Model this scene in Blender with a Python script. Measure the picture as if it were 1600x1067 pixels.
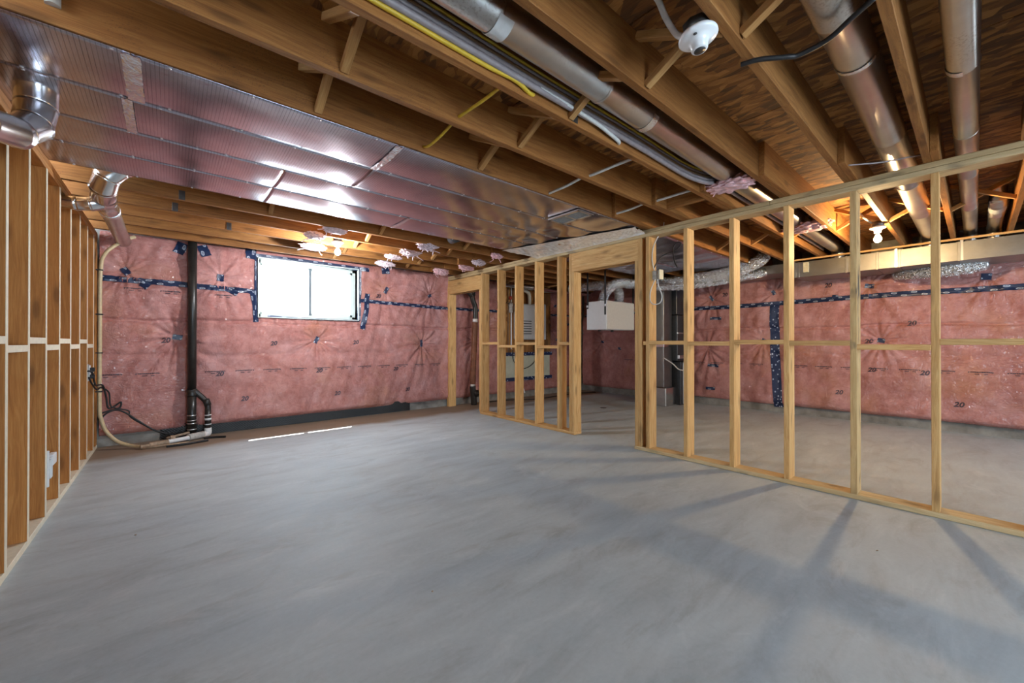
import bpy, bmesh, math, random
import numpy as np
from mathutils import Vector, Matrix

S = bpy.context.scene
for _o in list(bpy.data.objects):
    bpy.data.objects.remove(_o)
COL = S.collection
R = random.Random(7)

# ------------------------------------------------------------------ camera
YAW, PITCH = 0.7093, 0.0037
cam = bpy.data.cameras.new('camera')
cam.sensor_fit = 'HORIZONTAL'; cam.sensor_width = 36.0
cam.lens = 622.1 / 1600.0 * 36.0
cam.clip_start = 0.02
cam_o = bpy.data.objects.new('camera', cam); COL.objects.link(cam_o)
cam_o.location = (0, 0, 1.123)
cam_o.rotation_euler = (math.pi / 2 + PITCH, 0, -YAW)
S.camera = cam_o

# ------------------------------------------------------------------ light
S.view_settings.view_transform = 'Standard'
S.view_settings.look = 'None'
S.view_settings.gamma = 1.0
S.view_settings.use_curve_mapping = False
S.view_settings.exposure = 0.88
S.cycles.use_denoising = True
S.cycles.sample_clamp_indirect = 6.0
S.cycles.max_bounces = 10
S.cycles.diffuse_bounces = 6
S.cycles.caustics_reflective = False
S.cycles.caustics_refractive = False

w = bpy.data.worlds.new('sky'); S.world = w; w.use_nodes = True
wb = w.node_tree.nodes['Background']
wb.inputs['Color'].default_value = (0.68, 0.85, 1.0, 1); wb.inputs['Strength'].default_value = 11.0

def light(name, kind, loc, energy, color, **kw):
    l = bpy.data.lights.new(name, kind); l.energy = energy; l.color = color
    for k, v in kw.items():
        if k != 'target': setattr(l, k, v)
    o = bpy.data.objects.new(name, l); COL.objects.link(o); o.location = loc
    if 'target' in kw:
        d = Vector(kw['target']) - Vector(loc)
        o.rotation_euler = d.to_track_quat('-Z', 'Y').to_euler()
    return o

SUN_DIR = Vector((-0.30, -1.0, -2.35))
light('sun', 'SUN', (2, 9, 8), 26.0, (1.0, 0.96, 0.9), angle=0.009, target=Vector((2, 9, 8)) + SUN_DIR)
# portals: they only steer sampling of the sky through the window in view and the unseen openings behind the camera
for nm, loc, sx, sy, tg in (('window_portal', (1.52, 6.395, 1.85), 1.30, 0.78, (1.52, 5.0, 1.85)), ('rear_portal', (1.4, -3.41, 1.22), 2.5, 2.1, (1.4, 0, 1.22)), ('side_portal', (5.6, -3.41, 1.55), 1.9, 1.15, (5.6, 0, 1.55))):
    o = light(nm, 'AREA', loc, 10, (1, 1, 1), shape='RECTANGLE', size=sx, size_y=sy, target=tg)
    o.data.cycles.is_portal = True

# ------------------------------------------------------------------ node helpers
class NT:
    def __init__(self, name):
        self.m = bpy.data.materials.new(name); self.m.use_nodes = True
        self.t = self.m.node_tree; self.t.nodes.clear()
        self.out = self.n('ShaderNodeOutputMaterial')
        self.p = self.n('ShaderNodeBsdfPrincipled')
        self.l(self.p.outputs[0], self.out.inputs[0])
    def n(self, kind, **kw):
        x = self.t.nodes.new(kind)
        for k, v in kw.items(): setattr(x, k, v)
        return x
    def l(self, a, b): self.t.links.new(a, b)
    def put(self, v, sock):
        if hasattr(v, 'is_linked'): self.l(v, sock)
        else: sock.default_value = v
    def coord(self, which='Object'):
        return self.n('ShaderNodeTexCoord').outputs[which]
    def mapping(self, v, scale=(1, 1, 1), rot=(0, 0, 0), loc=(0, 0, 0)):
        x = self.n('ShaderNodeMapping'); self.l(v, x.inputs[0])
        x.inputs['Scale'].default_value = scale; x.inputs['Rotation'].default_value = rot; x.inputs['Location'].default_value = loc
        return x.outputs[0]
    def noise(self, v, scale, detail=4, rough=0.55, dist=0.0, out='Fac'):
        x = self.n('ShaderNodeTexNoise'); self.l(v, x.inputs['Vector'])
        x.inputs['Scale'].default_value = scale; x.inputs['Detail'].default_value = detail
        x.inputs['Roughness'].default_value = rough; x.inputs['Distortion'].default_value = dist
        return x.outputs[out]
    def voro(self, v, scale, feature='F1', out='Distance', rnd=1.0):
        x = self.n('ShaderNodeTexVoronoi', feature=feature); self.l(v, x.inputs['Vector'])
        x.inputs['Scale'].default_value = scale; x.inputs['Randomness'].default_value = rnd
        return x.outputs[out]
    def ramp(self, f, stops, interp='LINEAR'):
        x = self.n('ShaderNodeValToRGB'); self.l(f, x.inputs[0]); r = x.color_ramp; r.interpolation = interp
        while len(r.elements) > 1: r.elements.remove(r.elements[-1])
        for i, (p, c) in enumerate(stops):
            e = r.elements[0] if i == 0 else r.elements.new(p)
            e.position = p
            c = (c, c, c) if isinstance(c, (int, float)) else c
            e.color = (*c, 1)
        return x.outputs[0]
    def math(self, op, a, b=0.0, c=0.0):
        x = self.n('ShaderNodeMath', operation=op)
        self.put(a, x.inputs[0]); self.put(b, x.inputs[1])
        if op in ('MULTIPLY_ADD', 'COMPARE', 'SMOOTH_MIN'): self.put(c, x.inputs[2])
        return x.outputs[0]
    def vadd(self, a, b):
        x = self.n('ShaderNodeVectorMath', operation='ADD'); self.put(a, x.inputs[0]); self.put(b, x.inputs[1]); return x.outputs[0]
    def sep(self, v):
        x = self.n('ShaderNodeSeparateXYZ'); self.l(v, x.inputs[0]); return x.outputs
    def mix(self, f, a, b, blend='MIX'):
        x = self.n('ShaderNodeMix', data_type='RGBA', blend_type=blend)
        self.put(f, x.inputs[0])
        for v, s in ((a, x.inputs[6]), (b, x.inputs[7])):
            if hasattr(v, 'is_linked'): self.l(v, s)
            else: s.default_value = (*v, 1)
        return x.outputs[2]
    def bump(self, h, strength=0.3, dist=0.01, normal=None):
        x = self.n('ShaderNodeBump'); self.l(h, x.inputs['Height'])
        x.inputs['Strength'].default_value = strength; x.inputs['Distance'].default_value = dist
        if normal is not None: self.l(normal, x.inputs['Normal'])
        return x.outputs[0]
    def set(self, **kw):
        for k, v in kw.items():
            s = self.p.inputs[k.replace('_', ' ')]
            if hasattr(v, 'is_linked'): self.l(v, s)
            else: s.default_value = (*v, 1) if isinstance(v, tuple) and len(v) == 3 else v
        return self.m

def plain(name, col, rough=0.5, metal=0.0, var=0.12, scale=30, bump=0.0, **kw):
    a = NT(name); c = a.coord()
    n = a.noise(c, scale, 3)
    dark = tuple(x * (1 - var) for x in col); lite = tuple(min(1, x * (1 + var)) for x in col)
    a.set(Base_Color=a.ramp(n, [(0.3, dark), (0.7, lite)]), Roughness=rough, Metallic=metal, **kw)
    if bump: a.set(Normal=a.bump(a.noise(c, scale * 3, 4), bump, 0.004))
    return a.m

def lumber(name, dark, mid, lite, knots=0.5, stain=0.0, speck=0.0):
    a = NT(name); c = a.coord()
    oi = a.n('ShaderNodeObjectInfo').outputs['Random']
    cx = a.n('ShaderNodeCombineXYZ'); a.l(a.math('MULTIPLY', oi, 31.0), cx.inputs[0]); a.l(a.math('MULTIPLY', oi, 17.0), cx.inputs[1]); a.l(a.math('MULTIPLY', oi, 7.0), cx.inputs[2])
    v = a.vadd(c, cx.outputs[0])
    warp = a.noise(a.mapping(v, (1.5, 6, 6)), 1.0, 2, out='Color')
    x = a.n('ShaderNodeVectorMath', operation='SCALE'); a.l(warp, x.inputs[0]); x.inputs['Scale'].default_value = 0.10
    vw = a.vadd(v, x.outputs[0])
    g = a.noise(a.mapping(vw, (1.1, 38, 38)), 1.6, 6, 0.68)
    fine = a.noise(a.mapping(v, (9, 240, 240)), 1.0, 3, 0.6)
    col = a.ramp(g, [(0.30, dark), (0.50, mid), (0.72, lite)])
    col = a.mix(0.30, col, a.ramp(fine, [(0.3, dark), (0.7, lite)]))
    big = a.noise(a.mapping(v, (0.8, 3, 3)), 1.0, 2)
    col = a.mix(a.ramp(big, [(0.35, 0.0), (0.75, 0.45)]), col, tuple(m * k for m, k in zip(mid, (0.92, 0.80, 0.62))))
    k = a.voro(a.mapping(v, (3.0, 11, 11)), 1.0)
    km = a.ramp(k, [(0.0, 1.0), (0.13, 0.85), (0.20, 0.35), (0.30, 0.0)])
    col = a.mix(a.math('MULTIPLY', km, knots), col, tuple(d * 0.35 for d in dark))
    if speck:
        s = a.noise(v, 160, 2); blot = a.noise(v, 3.0, 2)
        col = a.mix(a.math('MULTIPLY', a.math('MULTIPLY', a.ramp(s, [(0.60, 0.0), (0.68, 1.0)]), a.ramp(blot, [(0.45, 0.0), (0.6, 1.0)])), speck), col, (0.05, 0.03, 0.02))
    if stain:
        s = a.noise(a.mapping(v, (2.0, 5, 5)), 1.6, 3)
        col = a.mix(a.math('MULTIPLY', a.ramp(s, [(0.58, 0.0), (0.68, 1.0)]), stain), col, (0.06, 0.05, 0.045))
    val = a.n('ShaderNodeHueSaturation'); a.l(col, val.inputs['Color'])
    a.l(a.math('MULTIPLY_ADD', oi, 0.30, 0.86), val.inputs['Value'])
    a.set(Base_Color=val.outputs[0], Roughness=0.62, Normal=a.bump(fine, 0.15, 0.002))
    a.p.inputs['Specular IOR Level'].default_value = 0.3
    return a.m

M = {}
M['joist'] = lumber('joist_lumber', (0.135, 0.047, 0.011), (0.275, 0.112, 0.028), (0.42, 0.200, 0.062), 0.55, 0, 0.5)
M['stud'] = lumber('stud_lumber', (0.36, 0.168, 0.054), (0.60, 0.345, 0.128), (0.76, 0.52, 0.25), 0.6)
M['stud_stained'] = lumber('stained_stud_lumber', (0.33, 0.20, 0.08), (0.50, 0.32, 0.14), (0.62, 0.46, 0.24), 0.6, 0.9)
M['left_stud'] = lumber('left_stud_lumber', (0.28, 0.098, 0.022), (0.46, 0.190, 0.046), (0.61, 0.30, 0.090), 0.6)
M['plate'] = lumber('plate_lumber', (0.36, 0.25, 0.12), (0.52, 0.38, 0.20), (0.66, 0.52, 0.32), 0.3, 0.5)
M['bridging'] = lumber('bridging_lumber', (0.26, 0.115, 0.036), (0.42, 0.215, 0.072), (0.56, 0.34, 0.14), 0.3)
M['lit_edge'] = plain('lit_lumber_edge', (0.80, 0.72, 0.56), 0.6, var=0.08)  # light on stud fronts and bottom plate, put into a paler colour

def osb():
    a = NT('oriented_strand_board'); c = a.coord()
    wv = a.noise(c, 5, 2, out='Color')
    x = a.n('ShaderNodeVectorMath', operation='SCALE'); a.l(wv, x.inputs[0]); x.inputs['Scale'].default_value = 0.05
    v = a.vadd(c, x.outputs[0])
    A = a.voro(a.mapping(v, (10, 30, 1), rot=(0, 0, 0.22)), 1.0, out='Color')
    B = a.voro(a.mapping(v, (9, 26, 1), rot=(0, 0, -0.35), loc=(3, 5, 0)), 1.0, out='Color')
    e = a.voro(a.mapping(v, (10, 30, 1), rot=(0, 0, 0.22)), 1.0)
    f = a.mix(0.5, A, B)
    g = a.n('ShaderNodeSeparateColor'); a.l(f, g.inputs[0])
    col = a.ramp(g.outputs[0], [(0.20, (0.060, 0.019, 0.005)), (0.40, (0.20, 0.074, 0.016)), (0.58, (0.36, 0.145, 0.030)), (0.80, (0.58, 0.28, 0.075))])
    fine = a.noise(a.mapping(v, (12, 200, 1), rot=(0, 0, 0.1)), 1.0, 3)
    col = a.mix(0.3, col, a.ramp(fine, [(0.3, (0.10, 0.045, 0.014)), (0.7, (0.33, 0.17, 0.055))]))
    a.set(Base_Color=col, Roughness=0.7, Normal=a.bump(a.math('ADD', e, fine), 0.35, 0.004))
    return a.m
M['osb'] = osb()

def concrete_floor():
    a = NT('concrete_floor'); c = a.coord()
    n1 = a.noise(a.mapping(c, (0.55, 0.8, 1), rot=(0, 0, 0.5)), 1.0, 5, 0.6, 0.8)
    n2 = a.noise(a.mapping(c, (1.4, 5.5, 1), rot=(0, 0, -0.55)), 1.2, 6, 0.65, 0.6)
    n3 = a.noise(c, 45, 5, 0.7)
    col = a.ramp(n1, [(0.25, (0.34, 0.39, 0.43)), (0.5, (0.46, 0.525, 0.565)), (0.75, (0.58, 0.65, 0.69))])
    col = a.mix(0.55, col, a.ramp(n2, [(0.28, (0.305, 0.338, 0.36)), (0.5, (0.47, 0.525, 0.56)), (0.74, (0.61, 0.67, 0.70))]))
    col = a.mix(0.16, col, a.ramp(n3, [(0.3, (0.26, 0.265, 0.27)), (0.7, (0.55, 0.56, 0.57))]))
    warm = a.noise(c, 0.9, 3)
    col = a.mix(a.ramp(warm, [(0.55, 0.0), (0.75, 0.25)]), col, (0.46, 0.43, 0.39))
    sm = a.noise(a.mapping(a.vadd(c, (3.3, 1.2, 0)), (1.6, 3.8, 1), rot=(0, 0, -0.45)), 1.0, 6, 0.7, 1.0)
    col = a.mix(a.ramp(sm, [(0.54, 0.0), (0.72, 0.42)]), col, (0.27, 0.255, 0.24))
    sm2 = a.noise(a.mapping(a.vadd(c, (8.3, 4.2, 0)), (2.0, 4.4, 1), rot=(0, 0, -0.6)), 1.0, 6, 0.7, 1.2)
    col = a.mix(a.ramp(sm2, [(0.55, 0.0), (0.74, 0.38)]), col, (0.70, 0.72, 0.74))
    # sandy brown strip with its shade painted in, along the insulated wall's foot
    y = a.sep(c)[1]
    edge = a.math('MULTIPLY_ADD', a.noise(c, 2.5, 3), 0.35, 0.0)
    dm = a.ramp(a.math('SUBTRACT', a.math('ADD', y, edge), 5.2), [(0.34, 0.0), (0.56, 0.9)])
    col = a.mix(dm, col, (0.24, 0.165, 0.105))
    sp = a.voro(c, 1.7); col = a.mix(a.ramp(sp, [(0.008, 0.85), (0.016, 0.0)]), col, (0.06, 0.05, 0.04))
    a.set(Base_Color=col, Roughness=a.ramp(n2, [(0.3, 0.5), (0.7, 0.68)]), Normal=a.bump(a.math('ADD', n3, n2), 0.10, 0.004))
    a.p.inputs['Specular IOR Level'].default_value = 0.35
    return a.m
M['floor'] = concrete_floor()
M['concrete'] = plain('foundation_concrete', (0.27, 0.26, 0.24), 0.85, var=0.3, scale=7, bump=0.4)

def blanket():
    a = NT('pink_batt_under_plastic'); c = a.coord()
    n = a.noise(c, 3.2, 5, 0.6, 0.5); n2 = a.noise(c, 14, 5, 0.65, 0.8); n3 = a.noise(a.vadd(c, (5, 3, 8)), 1.5, 3)
    col = a.ramp(n, [(0.25, (0.30, 0.112, 0.100)), (0.5, (0.45, 0.190, 0.170)), (0.75, (0.60, 0.31, 0.28))])
    col = a.mix(0.38, col, a.ramp(n2, [(0.3, (0.31, 0.10, 0.09)), (0.7, (0.66, 0.33, 0.30))]))
    col = a.mix(a.ramp(n3, [(0.52, 0.0), (0.75, 0.55)]), col, (0.46, 0.20, 0.085))
    col = a.mix(a.ramp(a.noise(a.vadd(c, (1, 9, 4)), 2.2, 4), [(0.55, 0.0), (0.78, 0.5)]), col, (0.70, 0.44, 0.45))
    def ridge(v, sc, dist):
        q = a.noise(v, sc, 2, 0.5, dist)
        return a.math('SUBTRACT', 1.0, a.math('ABSOLUTE', a.math('MULTIPLY_ADD', q, 5.0, -2.5)))
    patch = a.ramp(a.noise(a.vadd(c, (4, 1, 7)), 1.7, 2), [(0.38, 0.3), (0.60, 1.0)])
    cr = a.math('MULTIPLY', ridge(a.mapping(c, (6, 6, 3), rot=(0, 0.5, 0)), 2.2, 0.9), patch)
    cr2 = a.math('MULTIPLY', ridge(a.mapping(c, (4, 4, 9), rot=(0.5, -0.4, 0)), 2.0, 1.2), 0.6)
    a.set(Base_Color=col, Roughness=0.8, Normal=a.bump(n2, 0.25, 0.01), Coat_Weight=1.0, Coat_Roughness=0.14, Coat_IOR=1.75,
          Coat_Normal=a.bump(a.math('ADD', cr, cr2), 1.0, 0.018))
    a.p.inputs['Specular IOR Level'].default_value = 0.1
    return a.m
M['blanket'] = blanket()

def tape():
    a = NT('printed_blue_tape'); uv = a.n('ShaderNodeUVMap').outputs[0]
    s = a.sep(uv)
    row = a.math('FLOOR', a.math('MULTIPLY', s[1], 2.0))
    u = a.math('FRACT', a.math('ADD', a.math('MULTIPLY', s[0], 5.2), a.math('MULTIPLY', row, 0.5)))
    vv = a.math('FRACT', a.math('MULTIPLY', s[1], 2.0))
    du = a.math('MULTIPLY', a.math('SUBTRACT', u, 0.5), 1.55); dv = a.math('MULTIPLY', a.math('SUBTRACT', vv, 0.5), 0.75)
    r = a.math('SQRT', a.math('ADD', a.math('MULTIPLY', du, du), a.math('MULTIPLY', dv, dv)))
    ell = a.ramp(r, [(0.0, 0.55), (0.07, 0.55), (0.09, 0.1), (0.13, 0.1), (0.16, 0.9), (0.22, 0.9), (0.25, 0.0)])
    n = a.noise(uv, 60, 3)
    base = a.ramp(n, [(0.3, (0.010, 0.018, 0.05)), (0.7, (0.022, 0.042, 0.11))])
    col = a.mix(a.math('MULTIPLY', ell, 0.8), base, (0.62, 0.68, 0.78))
    a.set(Base_Color=col, Roughness=0.3, Normal=a.bump(a.noise(a.coord(), 30, 3), 0.5, 0.01))
    return a.m
M['tape'] = tape()
def tape_wide():
    a = NT('printed_wide_blue_tape'); c = a.coord()
    d = a.voro(a.mapping(c, (1, 1, 0.8)), 24.0, rnd=0.8)
    col = a.mix(a.ramp(d, [(0.0, 0.9), (0.22, 0.9), (0.30, 0.0)]), (0.012, 0.026, 0.085), (0.5, 0.58, 0.75))
    a.set(Base_Color=col, Roughness=0.35, Normal=a.bump(a.noise(c, 30, 3), 0.5, 0.01)); return a.m
M['tape_wide'] = tape_wide()

def foil():
    a = NT('printed_foil_board'); c = a.coord(); s = a.sep(c)
    w1 = a.math('SINE', a.math('MULTIPLY', s[0], 420.0))
    n = a.noise(a.mapping(c, (14, 3, 1)), 1.0, 3)
    line = a.math('MULTIPLY', a.ramp(w1, [(0.80, 0.0), (0.95, 1.0)]), a.ramp(n, [(0.35, 0.25), (0.7, 0.85)]))
    base = a.ramp(a.noise(c, 5, 3), [(0.3, (0.50, 0.47, 0.55)), (0.7, (0.64, 0.62, 0.70))])
    red = a.voro(a.mapping(c, (11, 26, 1)), 1.0)
    base = a.mix(a.ramp(red, [(0.06, 0.5), (0.13, 0.0)]), base, (0.42, 0.16, 0.22))
    col = a.mix(line, base, (0.16, 0.15, 0.17))
    wav = a.noise(a.mapping(c, (3.2, 7, 1)), 1.0, 3)
    a.set(Base_Color=col, Metallic=1.0, Roughness=a.ramp(a.noise(c, 3, 2), [(0.3, 0.19), (0.7, 0.25)]),
          Normal=a.bump(wav, 0.05, 0.02))
    return a.m
M['foil'] = foil()
M['flashing'] = plain('crinkled_foil_flashing', (0.95, 0.97, 1.0), 0.25, 0.40, 0.03, 20, 0.4)
M['foil_tape'] = plain('foil_tape', (0.90, 0.92, 0.96), 0.22, 0.85, 0.05, 20, 0.8)

def metal(name, lo, hi, rough=0.28, spot=0.0):
    a = NT(name); c = a.coord()
    v = a.voro(c, 38, out='Color'); g = a.n('ShaderNodeSeparateColor'); a.l(v, g.inputs[0])
    n = a.noise(c, 6, 4)
    col = a.mix(0.12, a.ramp(n, [(0.3, lo), (0.7, hi)]), a.ramp(g.outputs[0], [(0.0, lo), (1.0, hi)]))
    rg = a.ramp(a.noise(c, 4, 2), [(0.3, rough * 0.95), (0.7, rough * 1.08)])
    if spot:
        d = a.noise(c, 90, 3); b = a.noise(c, 2.2, 2)
        m = a.math('MULTIPLY', a.ramp(d, [(0.52, 0.0), (0.62, 1.0)]), a.ramp(b, [(0.52, 0.0), (0.66, 1.0)]))
        col = a.mix(a.math('MULTIPLY', m, spot), col, (0.20, 0.12, 0.06))
    a.set(Base_Color=col, Metallic=1.0, Roughness=rg, Normal=a.bump(n, 0.03, 0.01))
    return a.m
M['duct'] = metal('galvanized_duct', (0.54, 0.51, 0.48), (0.66, 0.63, 0.60), 0.30, 0.35)
M['elbow'] = metal('bright_galvanized_elbow', (0.62, 0.62, 0.62), (0.80, 0.81, 0.82), 0.2)
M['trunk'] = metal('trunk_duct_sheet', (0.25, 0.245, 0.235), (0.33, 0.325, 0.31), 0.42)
M['strap'] = metal('steel_strap', (0.55, 0.55, 0.56), (0.7, 0.7, 0.72), 0.35)
def crinkle():
    a = NT('crinkled_foil_duct'); c = a.coord()
    v = a.voro(c, 42, out='Distance'); n = a.noise(c, 55, 3, 0.6, 1.0)
    a.set(Base_Color=(0.78, 0.78, 0.79), Metallic=1.0, Roughness=0.17, Normal=a.bump(a.math('ADD', v, n), 0.9, 0.02)); return a.m
M['crinkle'] = crinkle()

M['black_pipe'] = plain('black_plastic_pipe', (0.022, 0.020, 0.018), 0.35, var=0.3, scale=12)
M['black_rubber'] = plain('black_rubber_cord', (0.012, 0.012, 0.014), 0.5)
M['membrane'] = plain('black_dimple_membrane', (0.010, 0.010, 0.011), 0.3, var=0.35, scale=8)
M['brown_pipe'] = plain('reddish_brown_pipe', (0.20, 0.075, 0.035), 0.45, var=0.3, scale=10)
M['white_plastic'] = plain('white_plastic', (0.78, 0.79, 0.80), 0.4, var=0.05)
M['pvc_dirty'] = plain('dusty_grey_plastic', (0.50, 0.48, 0.45), 0.6, var=0.3, scale=25)
M['clay'] = plain('dusty_brown_fitting', (0.40, 0.29, 0.20), 0.7, var=0.35, scale=30)
M['pex'] = plain('tan_plastic_hose', (0.60, 0.47, 0.28), 0.4, var=0.1)
M['porcelain'] = plain('white_porcelain', (0.80, 0.82, 0.84), 0.15, var=0.02)
M['dark_metal'] = plain('dark_socket_metal', (0.10, 0.10, 0.10), 0.35, 0.8)
M['grey_cable'] = plain('grey_cable', (0.30, 0.26, 0.27), 0.4)
M['white_cable'] = plain('white_cable', (0.62, 0.62, 0.60), 0.45)
M['yellow_cable'] = plain('yellow_cable', (0.62, 0.42, 0.03), 0.45)
M['copper_cable'] = plain('brown_cable', (0.20, 0.11, 0.05), 0.45)
M['case_white'] = plain('off_white_steel_case', (0.82, 0.84, 0.86), 0.35, var=0.02)
M['heater_grey'] = plain('light_grey_heater_case', (0.52, 0.53, 0.55), 0.35, var=0.05)
M['dark_case'] = plain('dark_grey_steel', (0.055, 0.058, 0.064), 0.35, 0.4, 0.15)
M['cream_pipe'] = plain('cream_plastic_pipe', (0.60, 0.58, 0.50), 0.4)
M['foam'] = plain('pale_green_foam_board', (0.52, 0.54, 0.44), 0.7, var=0.08, scale=8)
M['vinyl'] = plain('white_vinyl_frame', (0.62, 0.70, 0.68), 0.35, var=0.02)
M['poly'] = plain('grey_poly_sheet', (0.28, 0.27, 0.26), 0.25, var=0.2, scale=8, bump=0.3)
M['siding'] = plain('white_siding', (0.85, 0.86, 0.88), 0.6, var=0.02)
M['ink'] = plain('dark_print_ink', (0.07, 0.045, 0.06), 0.5)
M['tuft'] = plain('pink_insulation_fluff', (0.72, 0.45, 0.47), 0.95, var=0.3, scale=24, bump=0.9)
M['tuft_white'] = plain('pale_insulation_fluff', (0.66, 0.54, 0.58), 0.9, var=0.25, scale=24, bump=0.9)
M['label_paper'] = plain('white_paper_label', (0.70, 0.73, 0.74), 0.5, var=0.06)

def glass():
    a = NT('window_glass'); a.t.nodes.remove(a.p)
    tr = a.n('ShaderNodeBsdfTransparent'); gl = a.n('ShaderNodeBsdfGlossy'); gl.inputs['Roughness'].default_value = 0.02
    mx = a.n('ShaderNodeMixShader'); mx.inputs[0].default_value = 0.05
    a.l(tr.outputs[0], mx.inputs[1]); a.l(gl.outputs[0], mx.inputs[2]); a.l(mx.outputs[0], a.out.inputs[0]); return a.m
M['glass'] = glass()
def bulb(name, col, st):
    a = NT(name); a.set(Base_Color=(0.9, 0.9, 0.9), Emission_Color=col, Emission_Strength=st); return a.m
M['bulb_white'] = bulb('lit_white_bulb', (0.93, 0.97, 1.0), 1500.0)
M['bulb_warm'] = bulb('lit_warm_bulb', (1.0, 0.68, 0.33), 1250.0)

# ------------------------------------------------------------------ object helpers
WM = {}      # world matrix of every object, so parts can be placed in room coordinates
def props(o, label=None, cat=None, group=None, kind=None):
    if label: o['label'] = label
    if cat: o['category'] = cat
    if group: o['group'] = group
    if kind: o['kind'] = kind
    return o
def thing(name, label, cat, loc=(0, 0, 0), group=None, kind=None):
    o = bpy.data.objects.new(name, None); COL.objects.link(o); o.empty_display_size = 0.05
    o.location = loc; WM[o.name] = Matrix.Translation(Vector(loc))
    return props(o, label, cat, group, kind)
def struct(name, label):
    return thing(name, label, None, (0, 0, 0), None, 'structure')
def link(name, me, parent=None, loc=(0, 0, 0), rot=None):
    o = bpy.data.objects.new(name, me); COL.objects.link(o)
    if parent is not None:
        o.parent = parent; o.matrix_parent_inverse = WM[parent.name].inverted()
    o.location = loc
    if rot is not None: o.rotation_euler = rot
    WM[o.name] = Matrix.LocRotScale(Vector(loc), rot, None)
    return o
def mesh(name, verts, faces, mat, smooth=False, uvs=None):
    me = bpy.data.meshes.new(name); me.from_pydata([tuple(v) for v in verts], [], faces)
    me.materials.append(mat)
    if smooth: me.polygons.foreach_set('use_smooth', [True] * len(me.polygons))
    if uvs is not None:
        ul = me.uv_layers.new(name='UVMap')
        li = np.empty(len(me.loops), dtype=np.int32); me.loops.foreach_get('vertex_index', li)
        ul.data.foreach_set('uv', np.asarray(uvs, dtype=np.float32)[li].ravel())
    me.update(); return me
def centred(name, verts, faces, mat, parent=None, smooth=False, base=True, uvs=None):
    """world-space vertices -> an object whose origin is at the middle of its foot"""
    v = np.asarray([tuple(p) for p in verts], dtype=float)
    c = (v.min(0) + v.max(0)) / 2
    if base: c[2] = v[:, 2].min()
    return link(name, mesh(name, v - c, faces, mat, smooth, uvs), parent, c)

_boxes = {}
def box_mesh(L, W, T, mat, bev=0.0022):
    key = (round(L, 3), round(W, 3), round(T, 3), mat.name, bev)
    if key in _boxes: return _boxes[key]
    bm = bmesh.new(); bmesh.ops.create_cube(bm, size=1.0)
    bmesh.ops.scale(bm, vec=(L, W, T), verts=bm.verts)
    if bev: bmesh.ops.bevel(bm, geom=list(bm.edges), offset=min(bev, 0.3 * min(L, W, T)), segments=1, affect='EDGES')
    me = bpy.data.meshes.new('board'); bm.to_mesh(me); bm.free(); me.materials.append(mat)
    _boxes[key] = me; return me
def board(name, a, b, ydir, wy, wz, mat, parent=None, bev=0.0022):
    a, b = Vector(a), Vector(b); x = (b - a); L = x.length; x.normalize()
    y = Vector(ydir); y = (y - x * y.dot(x)).normalized(); z = x.cross(y)
    return link(name, box_mesh(L, wy, wz, mat, bev), parent, (a + b) / 2, Matrix((x, y, z)).transposed().to_euler())
def box(name, lo, hi, mat, parent=None, bev=0.003):
    lo, hi = Vector(lo), Vector(hi); d = hi - lo
    ax = max(range(3), key=lambda i: d[i])
    c = (lo + hi) / 2
    if ax == 0: return board(name, (lo.x, c.y, c.z), (hi.x, c.y, c.z), (0, 1, 0), d.y, d.z, mat, parent, bev)
    if ax == 1: return board(name, (c.x, lo.y, c.z), (c.x, hi.y, c.z), (1, 0, 0), d.x, d.z, mat, parent, bev)
    return board(name, (c.x, c.y, lo.z), (c.x, c.y, hi.z), (1, 0, 0), d.x, d.y, mat, parent, bev)
def boxes(name, spans, mat, parent=None, bev=0.0):
    """several boxes of ONE part (a frame, a wall with an opening)"""
    bm = bmesh.new()
    for lo, hi in spans:
        r = bmesh.ops.create_cube(bm, size=1.0)['verts']
        lo, hi = Vector(lo), Vector(hi)
        bmesh.ops.scale(bm, vec=hi - lo, verts=r); bmesh.ops.translate(bm, vec=(lo + hi) / 2, verts=r)
    if bev: bmesh.ops.bevel(bm, geom=list(bm.edges), offset=bev, segments=1, affect='EDGES')
    me = bpy.data.meshes.new(name); bm.to_mesh(me); bm.free(); me.materials.append(mat)
    return link(name, me, parent)

def smooth_path(pts, n=8):
    P = [Vector(p) for p in pts]
    if len(P) < 3: return P
    out = []
    for i in range(len(P) - 1):
        p0 = P[max(i - 1, 0)]; p1 = P[i]; p2 = P[i + 1]; p3 = P[min(i + 2, len(P) - 1)]
        for k in range(n):
            t = k / n
            out.append(0.5 * ((2 * p1) + (p2 - p0) * t + (2 * p0 - 5 * p1 + 4 * p2 - p3) * t * t + (3 * p1 - p0 - 3 * p2 + p3) * t ** 3))
    out.append(P[-1]); return out
def frames(P):
    T = []
    for i in range(len(P)):
        a = P[max(i - 1, 0)]; b = P[min(i + 1, len(P) - 1)]
        T.append((b - a).normalized())
    up = Vector((0, 0, 1)) if abs(T[0].z) < 0.9 else Vector((1, 0, 0))
    n = (up - T[0] * up.dot(T[0])).normalized(); F = []
    for t in T:
        n = (n - t * n.dot(t)).normalized(); F.append((n, t.cross(n), t))
    return F
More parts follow.
